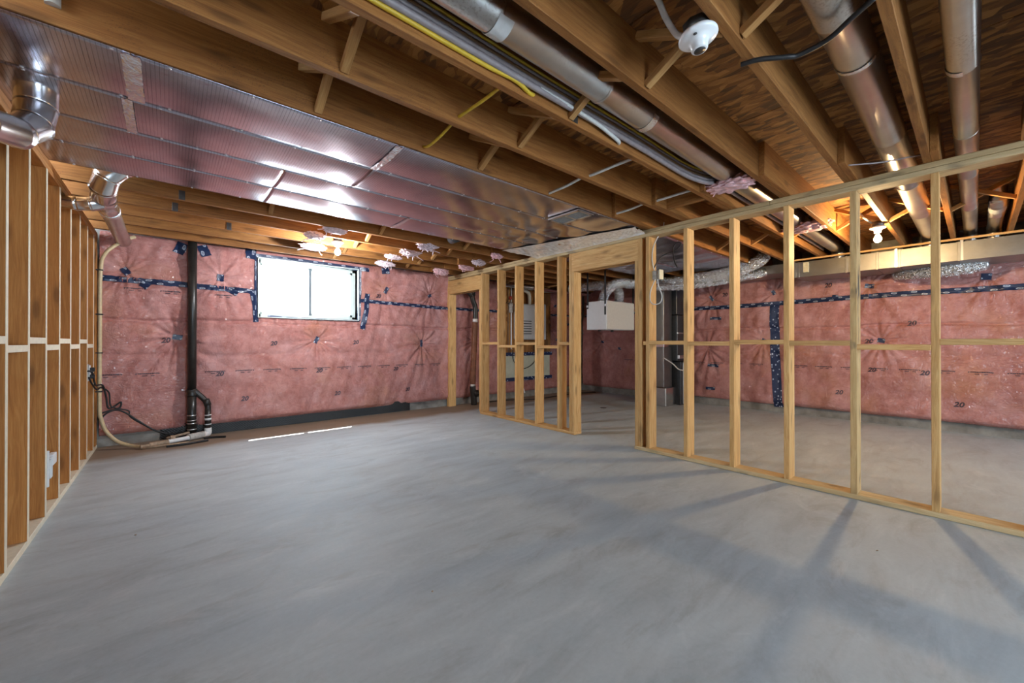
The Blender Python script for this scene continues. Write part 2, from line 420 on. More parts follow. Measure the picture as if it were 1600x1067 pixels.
def sweep(P, rad, seg, cap=True):
    F = frames(P); V = []; Q = []
    r = rad if callable(rad) else (lambda i: rad)
    for i, (p, (n, b, t)) in enumerate(zip(P, F)):
        for k in range(seg):
            a = 2 * math.pi * k / seg
            V.append(p + (n * math.cos(a) + b * math.sin(a)) * r(i))
    for i in range(len(P) - 1):
        for k in range(seg):
            k2 = (k + 1) % seg
            Q.append((i * seg + k, i * seg + k2, (i + 1) * seg + k2, (i + 1) * seg + k))
    if cap:
        Q.append(tuple(range(seg - 1, -1, -1))); Q.append(tuple((len(P) - 1) * seg + k for k in range(seg)))
    return V, Q
def tube(name, pts, rad, mat, parent=None, seg=12, n=8, cap=True):
    P = smooth_path(pts, n) if n > 1 else [Vector(p) for p in pts]
    V, Q = sweep(P, rad, seg, cap)
    return centred(name, V, Q, mat, parent, True)
def pipe(name, a, b, rad, mat, parent=None, seg=32, bead=0.0, cap=True):
    """a straight pipe; bead = height of the rolled ring at each end"""
    a, b = Vector(a), Vector(b); L = (b - a).length
    if bead:
        st = [(0, 0), (0.006, bead), (0.014, bead), (0.020, 0)]
        ts = [(s, h) for s, h in st] + [(L - s, h) for s, h in reversed(st)]
    else: ts = [(0, 0), (L, 0)]
    d = (b - a) / L
    P = [a + d * s for s, _ in ts]
    V, Q = sweep(P, lambda i: rad + ts[i][1], seg, cap)
    o = centred(name, V, Q, mat, parent, True)
    if cap:
        for f in o.data.polygons[-2:]: f.use_smooth = False
    return o
def gores(parent, pts, rads, mat, bead=0.003, name='elbow_gore'):
    """a sheet metal elbow: mitred gores, each its own part"""
    P = [Vector(p) for p in pts]; F = frames(P)
    seg = 32
    rings = []
    for i, (p, (n, b, t)) in enumerate(zip(P, F)):
        k = 1.0
        if 0 < i < len(P) - 1:
            c = (P[i + 1] - P[i]).normalized().dot((P[i] - P[i - 1]).normalized()); k = 1 / max(0.6, math.sqrt((1 + c) / 2))
        rings.append([p + (n * math.cos(2 * math.pi * j / seg) + b * math.sin(2 * math.pi * j / seg)) * rads[i] for j in range(seg)])
    for i in range(len(P) - 1):
        A, B = rings[i], rings[i + 1]; cA, cB = P[i], P[i + 1]
        V = [cA + (q - cA) * (1 + bead / rads[i]) for q in A]
        V += [p.lerp(q, 0.12) for p, q in zip(A, B)] + [p.lerp(q, 0.88) for p, q in zip(A, B)]
        V += [cB + (q - cB) * (1 + bead / rads[i + 1]) for q in B]
        Q = [(r * seg + j, r * seg + (j + 1) % seg, (r + 1) * seg + (j + 1) % seg, (r + 1) * seg + j) for r in range(3) for j in range(seg)]
        Q += [tuple(range(seg - 1, -1, -1)), tuple(3 * seg + j for j in range(seg))]
        centred(name, V, Q, mat, parent, True)
def lathe(name, prof, c, mat, parent=None, seg=28, axis=(0, 0, 1)):
    """prof: (radius, height) pairs, turned about axis through c"""
    z = Vector(axis).normalized(); x = z.orthogonal().normalized(); y = z.cross(x); c = Vector(c)
    V = []; Q = []
    for r, h in prof:
        for k in range(seg):
            a = 2 * math.pi * k / seg; V.append(c + z * h + (x * math.cos(a) + y * math.sin(a)) * r)
    for i in range(len(prof) - 1):
        for k in range(seg):
            Q.append((i * seg + k, i * seg + (k + 1) % seg, (i + 1) * seg + (k + 1) % seg, (i + 1) * seg + k))
    Q.append(tuple(range(seg - 1, -1, -1))); Q.append(tuple((len(prof) - 1) * seg + k for k in range(seg)))
    return centred(name, V, Q, mat, parent, True)

# ------------------------------------------------------------------ room numbers
XL, XP, YW, XR = -0.592, 3.731, 6.155, 7.500
YF = -3.2
ZJ, JD = 2.295, 0.235            # joist underside, joist depth
JY = lambda i: 2.207 + 0.4047 * i   # near edge of joist i
T = 0.038

# ------------------------------------------------------------------ floor, walls
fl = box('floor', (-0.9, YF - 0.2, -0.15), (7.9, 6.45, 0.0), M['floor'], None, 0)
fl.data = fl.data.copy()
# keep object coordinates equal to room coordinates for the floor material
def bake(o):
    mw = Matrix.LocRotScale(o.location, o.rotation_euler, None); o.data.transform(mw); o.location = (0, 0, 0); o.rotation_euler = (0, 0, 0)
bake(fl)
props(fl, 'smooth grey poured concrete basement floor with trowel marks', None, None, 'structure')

WX0, WX1, WZ0, WZ1 = 0.88, 2.165, 1.47, 2.235
wbk = boxes('wall_back', [((-0.8, YW, 0), (WX0, YW + 0.235, 2.56)), ((WX1, YW, 0), (7.75, YW + 0.235, 2.56)),
                          ((WX0, YW, 0), (WX1, YW + 0.235, WZ0)), ((WX0, YW, WZ1), (WX1, YW + 0.235, 2.56))], M['concrete'])
props(wbk, 'concrete foundation wall behind the pink insulation with the window', None, None, 'structure')
wfr = boxes('wall_far', [((XR, YF, 0), (XR + 0.24, YW + 0.235, 2.56))], M['concrete'])
props(wfr, 'concrete foundation wall behind the studs, seen as a low band under pink insulation', None, None, 'structure')
wfo = boxes('wall_front', [((-0.9, YF - 0.2, 0), (0.4, YF, 2.56)), ((2.4, YF - 0.2, 0), (4.7, YF, 2.56)), ((6.5, YF - 0.2, 0), (7.75, YF, 2.56)),
                           ((0.4, YF - 0.2, 2.25), (2.4, YF, 2.56)), ((4.7, YF - 0.2, 2.1), (6.5, YF, 2.56)), ((4.7, YF - 0.2, 0), (6.5, YF, 1.0)), ((0.4, YF - 0.2, 0), (2.4, YF, 0.2))], M['concrete'])
props(wfo, 'concrete wall behind the camera with glazed openings sized for daylight', None, None, 'structure')

# window in view
win = struct('window_1', 'small white vinyl sliding basement window taped into the pink wall')
fy0, fy1 = YW + 0.085, YW + 0.15
boxes('window_frame', [((WX0, fy0, WZ0), (WX1, fy1, WZ0 + 0.045)), ((WX0, fy0, WZ1 - 0.04), (WX1, fy1, WZ1)), ((WX0, fy0, WZ0), (WX0 + 0.035, fy1, WZ1)), ((WX1 - 0.045, fy0, WZ0), (WX1, fy1, WZ1))], M['vinyl'], win)
boxes('sash', [((WX0 + 0.035, fy0 + 0.03, WZ0 + 0.045), (1.545, fy0 + 0.055, WZ0 + 0.07)), ((WX0 + 0.035, fy0 + 0.03, WZ1 - 0.06), (1.545, fy0 + 0.055, WZ1 - 0.04)), ((1.515, fy0 + 0.03, WZ0 + 0.045), (1.545, fy0 + 0.055, WZ1 - 0.04)), ((WX0 + 0.035, fy0 + 0.03, WZ0 + 0.045), (WX0 + 0.055, fy0 + 0.055, WZ1 - 0.04))], M['vinyl'], win)
boxes('sash', [((1.52, fy0 + 0.005, WZ0 + 0.045), (WX1 - 0.045, fy0 + 0.03, WZ0 + 0.075)), ((1.52, fy0 + 0.005, WZ1 - 0.07), (WX1 - 0.045, fy0 + 0.03, WZ1 - 0.04)), ((1.52, fy0 + 0.005, WZ0 + 0.045), (1.552, fy0 + 0.03, WZ1 - 0.04)), ((WX1 - 0.075, fy0 + 0.005, WZ0 + 0.045), (WX1 - 0.045, fy0 + 0.03, WZ1 - 0.04))], M['vinyl'], win)
boxes('shaded_rail_strip', [((1.512, fy0 + 0.002, WZ0 + 0.05), (1.540, fy0 + 0.012, WZ1 - 0.045))], plain('shaded_rail_grey', (0.12, 0.15, 0.18), 0.5), win)  # mullion's shaded side against the daylight, painted in as dark grey
boxes('pane', [((WX0 + 0.055, fy0 + 0.04, WZ0 + 0.07), (1.515, fy0 + 0.045, WZ1 - 0.06))], M['glass'], win)
boxes('pane', [((1.552, fy0 + 0.015, WZ0 + 0.075), (WX1 - 0.075, fy0 + 0.02, WZ1 - 0.07))], M['glass'], win)
boxes('window_lining', [((WX0 - 0.01, YW - 0.05, WZ0 - 0.012), (WX1 + 0.01, fy0, WZ0)), ((WX0 - 0.01, YW - 0.05, WZ1), (WX1 + 0.01, fy0, WZ1 + 0.012)), ((WX0 - 0.012, YW - 0.05, WZ0), (WX0, fy0, WZ1)), ((WX1, YW - 0.05, WZ0), (WX1 + 0.012, fy0, WZ1))], M['vinyl'], win)
# unseen openings behind the camera, sized for the daylight they let in
for nm, x0, x1, z0, z1 in (('unseen_window_2', 0.4, 2.4, 0.2, 2.25), ('unseen_window_3', 4.7, 6.5, 1.0, 2.1)):
    wv = struct(nm, 'unseen glazed opening behind the camera, sized for the daylight it lets in')
    xm = (x0 + x1) / 2
    boxes('window_frame', [((x0, YF - 0.12, z0), (x1, YF - 0.06, z0 + 0.05)), ((x0, YF - 0.12, z1 - 0.05), (x1, YF - 0.06, z1)), ((x0, YF - 0.12, z0), (x0 + 0.05, YF - 0.06, z1)), ((x1 - 0.05, YF - 0.12, z0), (x1, YF - 0.06, z1)), ((xm - 0.03, YF - 0.12, z0), (xm + 0.03, YF - 0.06, z1))], M['vinyl'], wv)
    boxes('pane', [((x0 + 0.05, YF - 0.095, z0 + 0.05), (xm - 0.03, YF - 0.09, z1 - 0.05))], M['glass'], wv)
    boxes('pane', [((xm + 0.03, YF - 0.095, z0 + 0.05), (x1 - 0.05, YF - 0.09, z1 - 0.05))], M['glass'], wv)
# the neighbour's siding seen through the window
ext = struct('exterior_wall', 'white clapboard siding of the next house seen through the window')
for k in range(16):
    board('siding_board', (-3, 9.6 + 0.012 * (k % 2), 0.9 + k * 0.15), (12, 9.6 + 0.012 * (k % 2), 0.9 + k * 0.15), (0, 0, 1), 0.145, 0.02, M['siding'], ext)
gr = boxes('ground', [((-6, YW + 0.24, 1.0), (14, 12, 1.2))], plain('bare_soil', (0.35, 0.33, 0.30), 0.9))
props(gr, 'pale ground outside the basement window', None, None, 'structure')

# left stud wall
wl = struct('wall_left', 'stud wall of orange brown two by six lumber down the left side')
board('bottom_plate', (XL - 0.07, YF, 0.019), (XL - 0.07, 6.12, 0.019), (1, 0, 0), 0.14, T, M['lit_edge'], wl)
board('top_plate', (XL - 0.07, YF, ZJ - 0.057), (XL - 0.07, 6.12, ZJ - 0.057), (1, 0, 0), 0.14, T, M['left_stud'], wl)
board('top_plate', (XL - 0.07, YF, ZJ - 0.019), (XL - 0.07, 6.12, ZJ - 0.019), (1, 0, 0), 0.14, T, M['left_stud'], wl)
LS = [1.40, 1.80, 2.20, 2.61, 3.005, 3.398, 3.803, 4.20, 4.605, 5.02, 5.43, 5.83]
for y in LS:
    board('stud', (XL - 0.07, y, T), (XL - 0.07, y, ZJ - 2 * T), (1, 0, 0), 0.14, T, M['left_stud'], wl)
board('stud', (XL - 0.07, 6.055, T), (XL - 0.07, 6.055, ZJ - 2 * T), (1, 0, 0), 0.14, 0.09, M['left_stud'], wl)
for i in range(len(LS) - 1):
    z = 1.137 if i % 2 == 1 else 1.094
    board('blocking', (XL - 0.07, LS[i] + T / 2, z), (XL - 0.07, LS[i + 1] - T / 2, z), (1, 0, 0), 0.14, T, M['left_stud'], wl)
for y in LS: board('lit_edge_strip', (XL + 0.001, y, T), (XL + 0.001, y, ZJ - 2 * T), (0, 1, 0), T - 0.002, 0.002, M['lit_edge'], wl, 0.0006)  # added strips: light on stud and blocking fronts painted pale
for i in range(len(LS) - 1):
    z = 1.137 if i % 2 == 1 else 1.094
    board('lit_edge_strip', (XL + 0.001, LS[i] + T / 2, z), (XL + 0.001, LS[i + 1] - T / 2, z), (0, 0, 1), T - 0.002, 0.002, M['lit_edge'], wl, 0.0006)
boxes('sheathing', [((-0.80, YF, 0.0), (XL - 0.15, YW, ZJ))], M['osb'], wl)

# partition of two by six studs
wp = struct('wall_right', 'open stud partition of pale two by six lumber with two door openings')
XC = XP + 0.07
def pplate(y0, y1, z, m): board('plate', (XC, y0, z), (XC, y1, z), (1, 0, 0), 0.14, T - 0.0015, m, wp, 0.0045)
pplate(YF, 2.36, 0.019, M['plate']); pplate(3.185, 5.13, 0.019, M['stud'])
for a, b in ((YF, 1.1), (1.1, 4.0), (4.0, 6.12)): pplate(a, b, ZJ - 0.019, M['plate'])
for a, b in ((YF, 2.7), (2.7, 6.12)): pplate(a, b, ZJ - 0.057, M['plate'])
def pstud(y, z0=T, z1=ZJ - 2 * T, m='stud'): board('stud', (XC, y, z0), (XC, y, z1), (1, 0, 0), 0.14, T, M[m], wp)
SY = [5.085, 4.67, 4.268, 3.857, 3.448]
SN = [2.203, 1.805, 1.393, 0.985, 0.574, 0.170, -0.235, -0.64, -1.05, -1.45]
for y in SY + SN: pstud(y, m='stud_stained' if abs(y - 0.574) < 0.01 else 'stud')
pstud(3.248); pstud(3.209, T, 1.995)              # king and trimmer left of the door
pstud(2.292); pstud(2.332, T, 1.995)              # and right of it
pstud(6.10, 0.0); board('stud', (XC, 6.062, 0.0), (XC, 6.062, 1.985), (1, 0, 0), 0.14, T, M['stud'], wp)
pstud(5.128, T, 1.975)
for x in (XP + T / 2 + 0.001, XP + 0.14 - T / 2 - 0.001):
    board('header', (x, 2.311, 2.105), (x, 3.229, 2.105), (0, 0, 1), 0.225, T, M['stud'], wp)
    board('header', (x, 5.105, 2.095), (x, 6.081, 2.095), (0, 0, 1), 0.235, T, M['stud'], wp)
zs = [1.118, 1.074, 1.114, 1.072, 1.116]
ys = [(5.066, 4.689), (4.651, 4.287), (4.249, 3.876), (3.838, 3.467), (3.429, 3.267)]
for (a, b), z in zip(ys, zs): board('blocking', (XC, b, z), (XC, a, z), (1, 0, 0), 0.14, T, M['stud'], wp)
zs = [1.121, 1.126, 1.118, 1.130, 1.122, 1.094, 1.130, 1.09, 1.13, 1.09]
yy = [2.273] + SN
for i in range(len(yy) - 1):
    board('blocking', (XC, yy[i + 1] + T / 2, zs[i]), (XC, yy[i] - T / 2, zs[i]), (1, 0, 0), 0.14, T, M['stud'], wp)

# ------------------------------------------------------------------ ceiling: joists, subfloor, bridging
ce = struct('ceiling', 'open joist ceiling under an orange brown strand board subfloor')
zc = ZJ + JD / 2
LAP = {0: 3.12, -1: 3.115, -2: 3.124, -3: 3.136, -4: 3.317, -5: 3.542}
for i in range(-13, 10):
    y = JY(i)
    if y + T > YW: continue
    lap = LAP.get(i, 3.25)
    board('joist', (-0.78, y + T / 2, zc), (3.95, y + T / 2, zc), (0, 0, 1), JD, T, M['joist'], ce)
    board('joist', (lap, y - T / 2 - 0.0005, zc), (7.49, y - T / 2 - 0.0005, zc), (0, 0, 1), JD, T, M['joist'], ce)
xs = -0.9
while xs < 7.6:
    y = YF - (0.6 if int(round((xs + 0.9) / 1.22)) % 2 else 0.0)
    while y < 6.3:
        y1 = min(y + 2.44, 6.38)
        board('subfloor_sheet', (xs + 0.61, max(y, YF - 0.19) + 0.002, ZJ + JD + 0.0095), (xs + 0.61, y1 - 0.002, ZJ + JD + 0.0095), (1, 0, 0), 1.214, 0.018, M['osb'], ce, 0.001)
        y += 2.44
    xs += 1.22
def bridge(i, x0, right=False, both=True):
    """cross bridging in the bay between joist i and i+1"""
    dy = -T if right else 0
    ya, yb = JY(i) + T + dy, JY(i + 1) + dy
    lo, hi = ZJ + 0.022, ZJ + JD - 0.022
    board('bridging', (x0 + 0.075, ya, hi), (x0 + 0.075, yb, lo), (1, 0, 0), 0.036, 0.033, M['bridging'], ce)
    if both: board('bridging', (x0, ya, lo), (x0, yb, hi), (1, 0, 0), 0.036, 0.033, M['bridging'], ce)
for i in (-1, -2): bridge(i, 0.50)
for i in (-4, -5, -6): bridge(i, 1.60)
for i in (-1, -2, -3): bridge(i, 1.53)
bridge(4, 0.62)
for i in range(4, 9): bridge(i, 1.66)
for i in range(4, 9): bridge(i, 2.75)
for i in (-7, -6, -5, -4, -3, -2, -1, 0): bridge(i, 5.25, True)
board('blocking', (3.32, JY(-2) + T, zc), (3.32, JY(-1), zc), (0, 0, 1), JD * 0.98, T, M['joist'], ce)
boxes('sun_block_slab', [((-0.95, YF - 0.25, ZJ + JD + 0.020), (7.9, 6.50, ZJ + JD + 0.12))], M['osb'], ce)  # unseen slab added to stop sun leaking through the sheet gaps
boxes('rim_board', [((-0.78, YW + 0.03, ZJ), (7.49, YW + 0.068, ZJ + JD))], M['joist'], ce)

# ------------------------------------------------------------------ insulation blankets (height fields with gathered tucks)
class Blanket:
    """u runs along the wall, z up; depth() is how far the plastic stands out from the concrete"""
    def __init__(self, axis, tucks, seams, vseams, seed, hole=None, zlo=0.13, zhi=2.30):
        self.axis, self.tucks, self.seams, self.vseams, self.hole, self.zlo, self.zhi = axis, tucks, seams, vseams, hole, zlo, zhi
        g = np.random.default_rng(seed)
        self.w = [(g.normal(0, 1, 2) * s, g.uniform(0, 6.28), a) for s, a, n in ((2.2, 0.010, 5), (6, 0.005, 7), (15, 0.0022, 9)) for _ in range(n)]
        self.tp = [(g.integers(6, 10), g.uniform(0, 6.28), g.integers(13, 19), g.uniform(0, 6.28), g.uniform(0.8, 1.25)) for _ in tucks]
    def depth(self, u, z):
        u = np.asarray(u, float); z = np.asarray(z, float)
        d = np.full(np.broadcast(u, z).shape, 0.058)
        for k, ph, a in self.w: d = d + a * np.sin(k[0] * u + k[1] * z + ph)
        for (tu, tz, st), (n1, p1, n2, p2, m) in zip(self.tucks, self.tp):
            du, dz = u - tu, z - tz
            r = np.hypot(du, dz) + 1e-6; th = np.arctan2(dz, du)
            d = d - st * (0.034 * np.exp(-(r / 0.09) ** 2) + 0.022 * np.exp(-(r / 0.26) ** 2))
            env = np.exp(-r / (0.30 * m)) * (1 - np.exp(-(r / 0.05) ** 2)) * (1.0 + 0.5 * np.clip(-dz / 0.3, -0.4, 1))
            fold = np.abs(np.sin(n1 * th / 2 + p1 + 1.5 * r)) * 0.6 + np.abs(np.sin(n2 * th / 2 + p2 - 2.0 * r)) * 0.5
            d = d + st * 0.046 * env * (fold - 0.6)
        for sz, dp, wd in self.seams:
            d = d - dp * np.exp(-((z - sz - 0.012 * np.sin(3.1 * u + sz * 9) - 0.006 * np.sin(9 * u)) / wd) ** 2)
        for su, dp, wd in self.vseams: d = d - dp * np.exp(-((u - su) / wd) ** 2)
        if self.hole:
            a, b, c, e = self.hole
            rx = np.maximum(np.maximum(a - u, u - b), 0); rz = np.maximum(np.maximum(c - z, z - e), 0); r = np.hypot(rx, rz)
            d = d * (1 - 0.75 * np.exp(-(r / 0.06) ** 2))
            pl = np.exp(-((z - c) / 0.13) ** 2) * (z < c) * (u > a) * (u < b)
            d = d + pl * 0.010 * (np.sin(u * 42 + 1.5 * np.sin(u * 11)) + 0.6 * np.sin(u * 77))
        lo = np.clip((z - self.zlo) / 0.05, 0, 1); hi = np.clip((self.zhi - z) / 0.07, 0, 1)
        return np.maximum(d * (0.35 + 0.65 * np.sqrt(lo)) * (0.3 + 0.7 * np.sqrt(hi)), 0.006)
    def pt(self, u, z, off=0.0):
        d = self.depth(u, z) + off
        if self.axis == 'x': return np.stack([u, YW - d, z], -1)
        return np.stack([XR - d, u, z], -1)
    def sheet(self, name, u0, u1, z0, z1, mat, parent, step=0.0135):
        nu = int((u1 - u0) / step) + 1; nz = int((z1 - z0) / step) + 1
        U, Z = np.meshgrid(np.linspace(u0, u1, nu), np.linspace(z0, z1, nz))
        if z0 < 0.3: Z = Z + (1 - (Z - z0) / (z1 - z0)) ** 6 * 0.004 * np.sin(U * 4.3 + np.sin(U * 9))
        P = self.pt(U, Z).reshape(-1, 3)
        idx = np.arange(nu * nz).reshape(nz, nu)
        q = np.stack([idx[:-1, :-1], idx[:-1, 1:], idx[1:, 1:], idx[1:, :-1]], -1).reshape(-1, 4)
        if self.hole:
            a, b, c, e = self.hole
            cu = U[:-1, :-1].ravel() + step / 2; cz = Z[:-1, :-1].ravel() + step / 2
            q = q[~((cu > a) & (cu < b) & (cz > c) & (cz < e))]
        if self.axis == 'y': q = q[:, ::-1]
        return centred(name, P, [tuple(int(k) for k in f) for f in q], mat, parent, True)
    def ribbon(self, name, line, width, mat, parent, step=0.02, off=0.003, ragged=0.0):
        P = [np.array(p, float) for p in line]; pts = []
        for a, b in zip(P[:-1], P[1:]):
            n = max(2, int(np.hypot(*(b - a)) / step) + 1)
            for k in range(n): pts.append(a + (b - a) * k / n)
        pts.append(P[-1]); pts = np.array(pts)
        t = np.gradient(pts, axis=0); t /= np.linalg.norm(t, axis=1)[:, None]
        nn = np.stack([-t[:, 1], t[:, 0]], -1); m = 5; s = np.linspace(0, 1, m)
        g = np.random.default_rng(int(abs(pts[0, 0]) * 1000 + abs(pts[0, 1]) * 77))
        jig = g.normal(0, ragged, (len(pts), 1)) if ragged else 0
        cum = np.concatenate([[0], np.cumsum(np.linalg.norm(np.diff(pts, axis=0), axis=1))])
        Q = pts[:, None, :] + nn[:, None, :] * ((s[None, :, None] - 0.5) * width) + (nn * jig)[:, None, :]
        V = self.pt(Q[..., 0], Q[..., 1], off).reshape(-1, 3)
        uv = np.stack([np.repeat(cum, m), np.tile(s, len(pts))], -1)
        idx = np.arange(len(pts) * m).reshape(-1, m)
        q = np.stack([idx[:-1, :-1], idx[1:, :-1], idx[1:, 1:], idx[:-1, 1:]], -1).reshape(-1, 4)
        return centred(name, V, [tuple(int(k) for k in f) for f in q], mat, parent, True, uvs=uv)
    def conform(self, name, V2, F, mat, parent, off=0.0035):
        V2 = np.asarray(V2, float)
        return centred(name, self.pt(V2[:, 0], V2[:, 1], off), F, mat, parent)

_glyph = {}
def text_mesh(txt, size, shear=0.0):
    key = (txt, size, shear)
    if key not in _glyph:
        cu = bpy.data.curves.new('lettering', 'FONT'); cu.body = txt; cu.size = size; cu.shear = shear; cu.align_x = 'CENTER'; cu.offset = 0.0028; cu.resolution_u = 4
        o = bpy.data.objects.new('lettering', cu); COL.objects.link(o)
        dg = bpy.context.evaluated_depsgraph_get(); me = o.evaluated_get(dg).to_mesh()
        _glyph[key] = (np.array([v.co[:2] for v in me.vertices]), [tuple(p.vertices) for p in me.polygons])
        o.evaluated_get(dg).to_mesh_clear(); bpy.data.objects.remove(o); bpy.data.curves.remove(cu)
    return _glyph[key]
def number(bl, parent, u, z, size=0.085, rot=0.0, txt='20', flip=1):
    V, F = text_mesh(txt, size, 0.25); c, s = math.cos(rot), math.sin(rot)
    W = np.stack([u + flip * (V[:, 0] * c - V[:, 1] * s), z + V[:, 0] * s + V[:, 1] * c - size * 0.35], -1)
    if bl.axis == 'y': F = [f[::-1] for f in F]
    return bl.conform('printed_number', W, F, M['ink'], parent)
def mark(bl, parent, u, z, L=0.205, flip=1, slope=0.0):
    """one repeat of the small printed line on the plastic: an arrow at each end, a broken line of lettering, two short words below"""
    V = []; F = []
    g = random.Random(int(u * 1000) + 5)
    def quad(x0, x1, y0, y1):
        k = len(V); V.extend([(x0, y0), (x1, y0), (x1, y1), (x0, y1)]); F.append((k, k + 1, k + 2, k + 3))
    def tri(a, b, c):
        k = len(V); V.extend([a, b, c]); F.append((k, k + 1, k + 2))
    tri((-L / 2, 0.006), (-L / 2 + 0.020, 0.010), (-L / 2 + 0.006, -0.010)); tri((L / 2, 0.006), (L / 2 - 0.020, 0.010), (L / 2 - 0.006, -0.010))
    x = -L / 2 + 0.022
    while x < L / 2 - 0.024:
        wd = g.uniform(0.006, 0.016); quad(x, x + wd, g.uniform(-0.004, -0.001), 0.0095); x += wd + g.uniform(0.001, 0.003)
    for x0, n in ((-0.045, 5), (0.028, 4)):
        x = x0
        for _ in range(n): wd = g.uniform(0.004, 0.009); quad(x, x + wd, -0.026, -0.016); x += wd + 0.0015
    W = [(u + flip * a, z + b + slope * a) for a, b in V]
    if (bl.axis == 'y') != (flip < 0): F = [f[::-1] for f in F]
    return bl.conform('printed_mark', W, F, M['ink'], parent)

# --- the wall with the window
tk = [(-0.375, 1.915, 0.8), (0.47, 1.935, 1.0), (0.065, 1.19, 1.35), (1.585, 1.165, 1.35), (2.62, 1.96, 1.0), (3.385, 1.935, 0.9), (3.24, 1.11, 1.4),
      (4.35, 1.15, 1.1), (5.0, 1.95, 0.8), (6.55, 1.95, 0.9), (6.6, 1.2, 1.0), (7.0, 1.55, 0.8)]
B1 = Blanket('x', tk, [(1.79, 0.026, 0.035), (1.385, 0.034, 0.018), (2.10, 0.014, 0.04), (0.98, 0.012, 0.03)], [(0.2, 0.012, 0.06)], 3, (0.868, 2.177, 1.458, 2.247), 0.125, 2.335)
i1 = thing('insulation_blanket', 'pink fibreglass insulation under clear plastic covering the window wall', 'insulation', (3.3, 6.1, 0.13))
B1.sheet('lower_batt', -0.575, 7.40, 0.125, 1.775, M['blanket'], i1)
B1.sheet('upper_batt', -0.575, 7.40, 1.775, 2.335, M['blanket'], i1)
B1.ribbon('tape_strip', [(-0.57, 1.825), (0.1, 1.812), (0.50, 1.795), (0.845, 1.79)], 0.062, M['tape'], i1, ragged=0.002)
B1.ribbon('tape_strip', [(2.19, 1.775), (2.8, 1.755), (3.62, 1.735)], 0.056, M['tape'], i1, ragged=0.002)
B1.ribbon('tape_strip', [(3.62, 1.735), (4.6, 1.74), (5.0, 1.74)], 0.05, M['tape'], i1)
B1.ribbon('tape_strip', [(6.1, 1.74), (7.38, 1.75)], 0.05, M['tape'], i1)
B1.ribbon('tape_strip', [(0.80, 2.262), (1.5, 2.262), (2.33, 2.25)], 0.062, M['tape'], i1, off=0.008)
B1.ribbon('tape_strip', [(2.192, 2.275), (2.192, 1.85), (2.18, 1.46)], 0.052, M['tape'], i1, off=0.009)
B1.ribbon('tape_strip', [(0.858, 2.26), (0.853, 1.8), (0.855, 1.40)], 0.048, M['tape'], i1, off=0.009)
B1.ribbon('tape_strip', [(0.98, 1.478), (1.35, 1.462), (1.8, 1.462), (2.19, 1.46)], 0.028, M['tape'], i1, off=0.012)
B1.ribbon('tape_strip', [(2.315, 1.885), (2.29, 1.62), (2.225, 1.33)], 0.075, M['tape'], i1, off=0.006)
B1.ribbon('tape_strip', [(0.80, 1.80), (0.835, 1.62), (0.845, 1.395)], 0.06, M['tape'], i1, off=0.006)
for u, z, a, wdt, ln in ((-0.375, 1.915, -0.9, 0.065, 0.085), (-0.22, 1.775, -0.6, 0.07, 0.08), (0.47, 1.93, 1.5, 0.07, 0.085), (0.065, 1.19, -0.15, 0.06, 0.09), (1.585, 1.165, 1.1, 0.05, 0.10),
                       (2.62, 1.965, 1.1, 0.055, 0.11), (3.385, 1.935, 0.5, 0.05, 0.075), (3.24, 1.12, 1.57, 0.04, 0.12), (2.60, 2.27, 0.1, 0.10, 0.13), (0.79, 2.285, 1.57, 0.12, 0.15),
                       (0.09, 2.24, 1.2, 0.10, 0.14), (0.31, 2.24, -1.2, 0.10, 0.14), (0.60, 1.765, -0.5, 0.06, 0.10), (4.35, 1.15, 0.3, 0.05, 0.08), (5.0, 1.95, 0.3, 0.05, 0.08), (6.55, 1.95, 0.3, 0.05, 0.09), (6.6, 1.2, 0.3, 0.05, 0.08), (7.0, 1.55, 0.1, 0.05, 0.1), (6.3, 1.5, 0.1, 0.05, 0.12)):
    c, s = math.cos(a) * ln / 2, math.sin(a) * ln / 2
    B1.ribbon('tape_patch', [(u - c, z - s), (u + c, z + s)], wdt, M['tape'], i1, off=0.007, ragged=0.002)
for k in range(14):
    u = -0.52 + 0.3065 * k
    if abs(u - 0.19) > 0.13: mark(B1, i1, u + 0.02, 0.775 - 0.004 * k * 0.3)
for u, z in ((-0.30, 1.725), (0.0, 1.715), (0.50, 1.71)): mark(B1, i1, u, z, 0.18)
for u, z, r in ((-0.04, 1.155, 0.1), (0.72, 0.415, 0), (1.05, 1.12, 0.1), (2.12, 1.135, 0.1), (1.855, 0.39, 0.05), (2.975, 0.36, 0.05), (0.46, 0.745, 0), (1.60, 0.735, 0), (2.765, 0.71, 0), (2.49, 1.865, 0)):
    number(B1, i1, u, z, 0.078, r)

# --- the far wall behind the studs
tk = [(0.974, 1.925, 1.0), (-0.085, 1.925, 1.0), (0.856, 1.155, 1.4), (2.153, 1.935, 0.8), (3.138, 1.935, 1.1), (2.30, 1.16, 1.2), (3.18, 1.03, 1.4), (-0.75, 1.2, 1.2), (5.55, 1.15, 1.3), (5.1, 1.0, 0.9), (4.6, 1.3, 0.8)]
B2 = Blanket('y', tk, [(1.775, 0.024, 0.03), (1.36, 0.034, 0.018), (2.08, 0.012, 0.04), (0.95, 0.012, 0.03)], [(2.13, 0.018, 0.08)], 8, None, 0.125, 2.335)
i2 = thing('insulation_blanket', 'pink fibreglass insulation under clear plastic behind the open studs', 'insulation', (7.42, 2.3, 0.13))
B2.sheet('lower_batt', -1.3, 6.08, 0.125, 1.775, M['blanket'], i2)
B2.sheet('upper_batt', -1.3, 6.08, 1.775, 2.335, M['blanket'], i2)
B2.ribbon('tape_strip', [(-1.2, 1.775), (-0.36, 1.775), (0.7, 1.783), (2.14, 1.765), (2.7, 1.755), (3.35, 1.765), (4.2, 1.755)], 0.07, M['tape'], i2, ragged=0.0015)
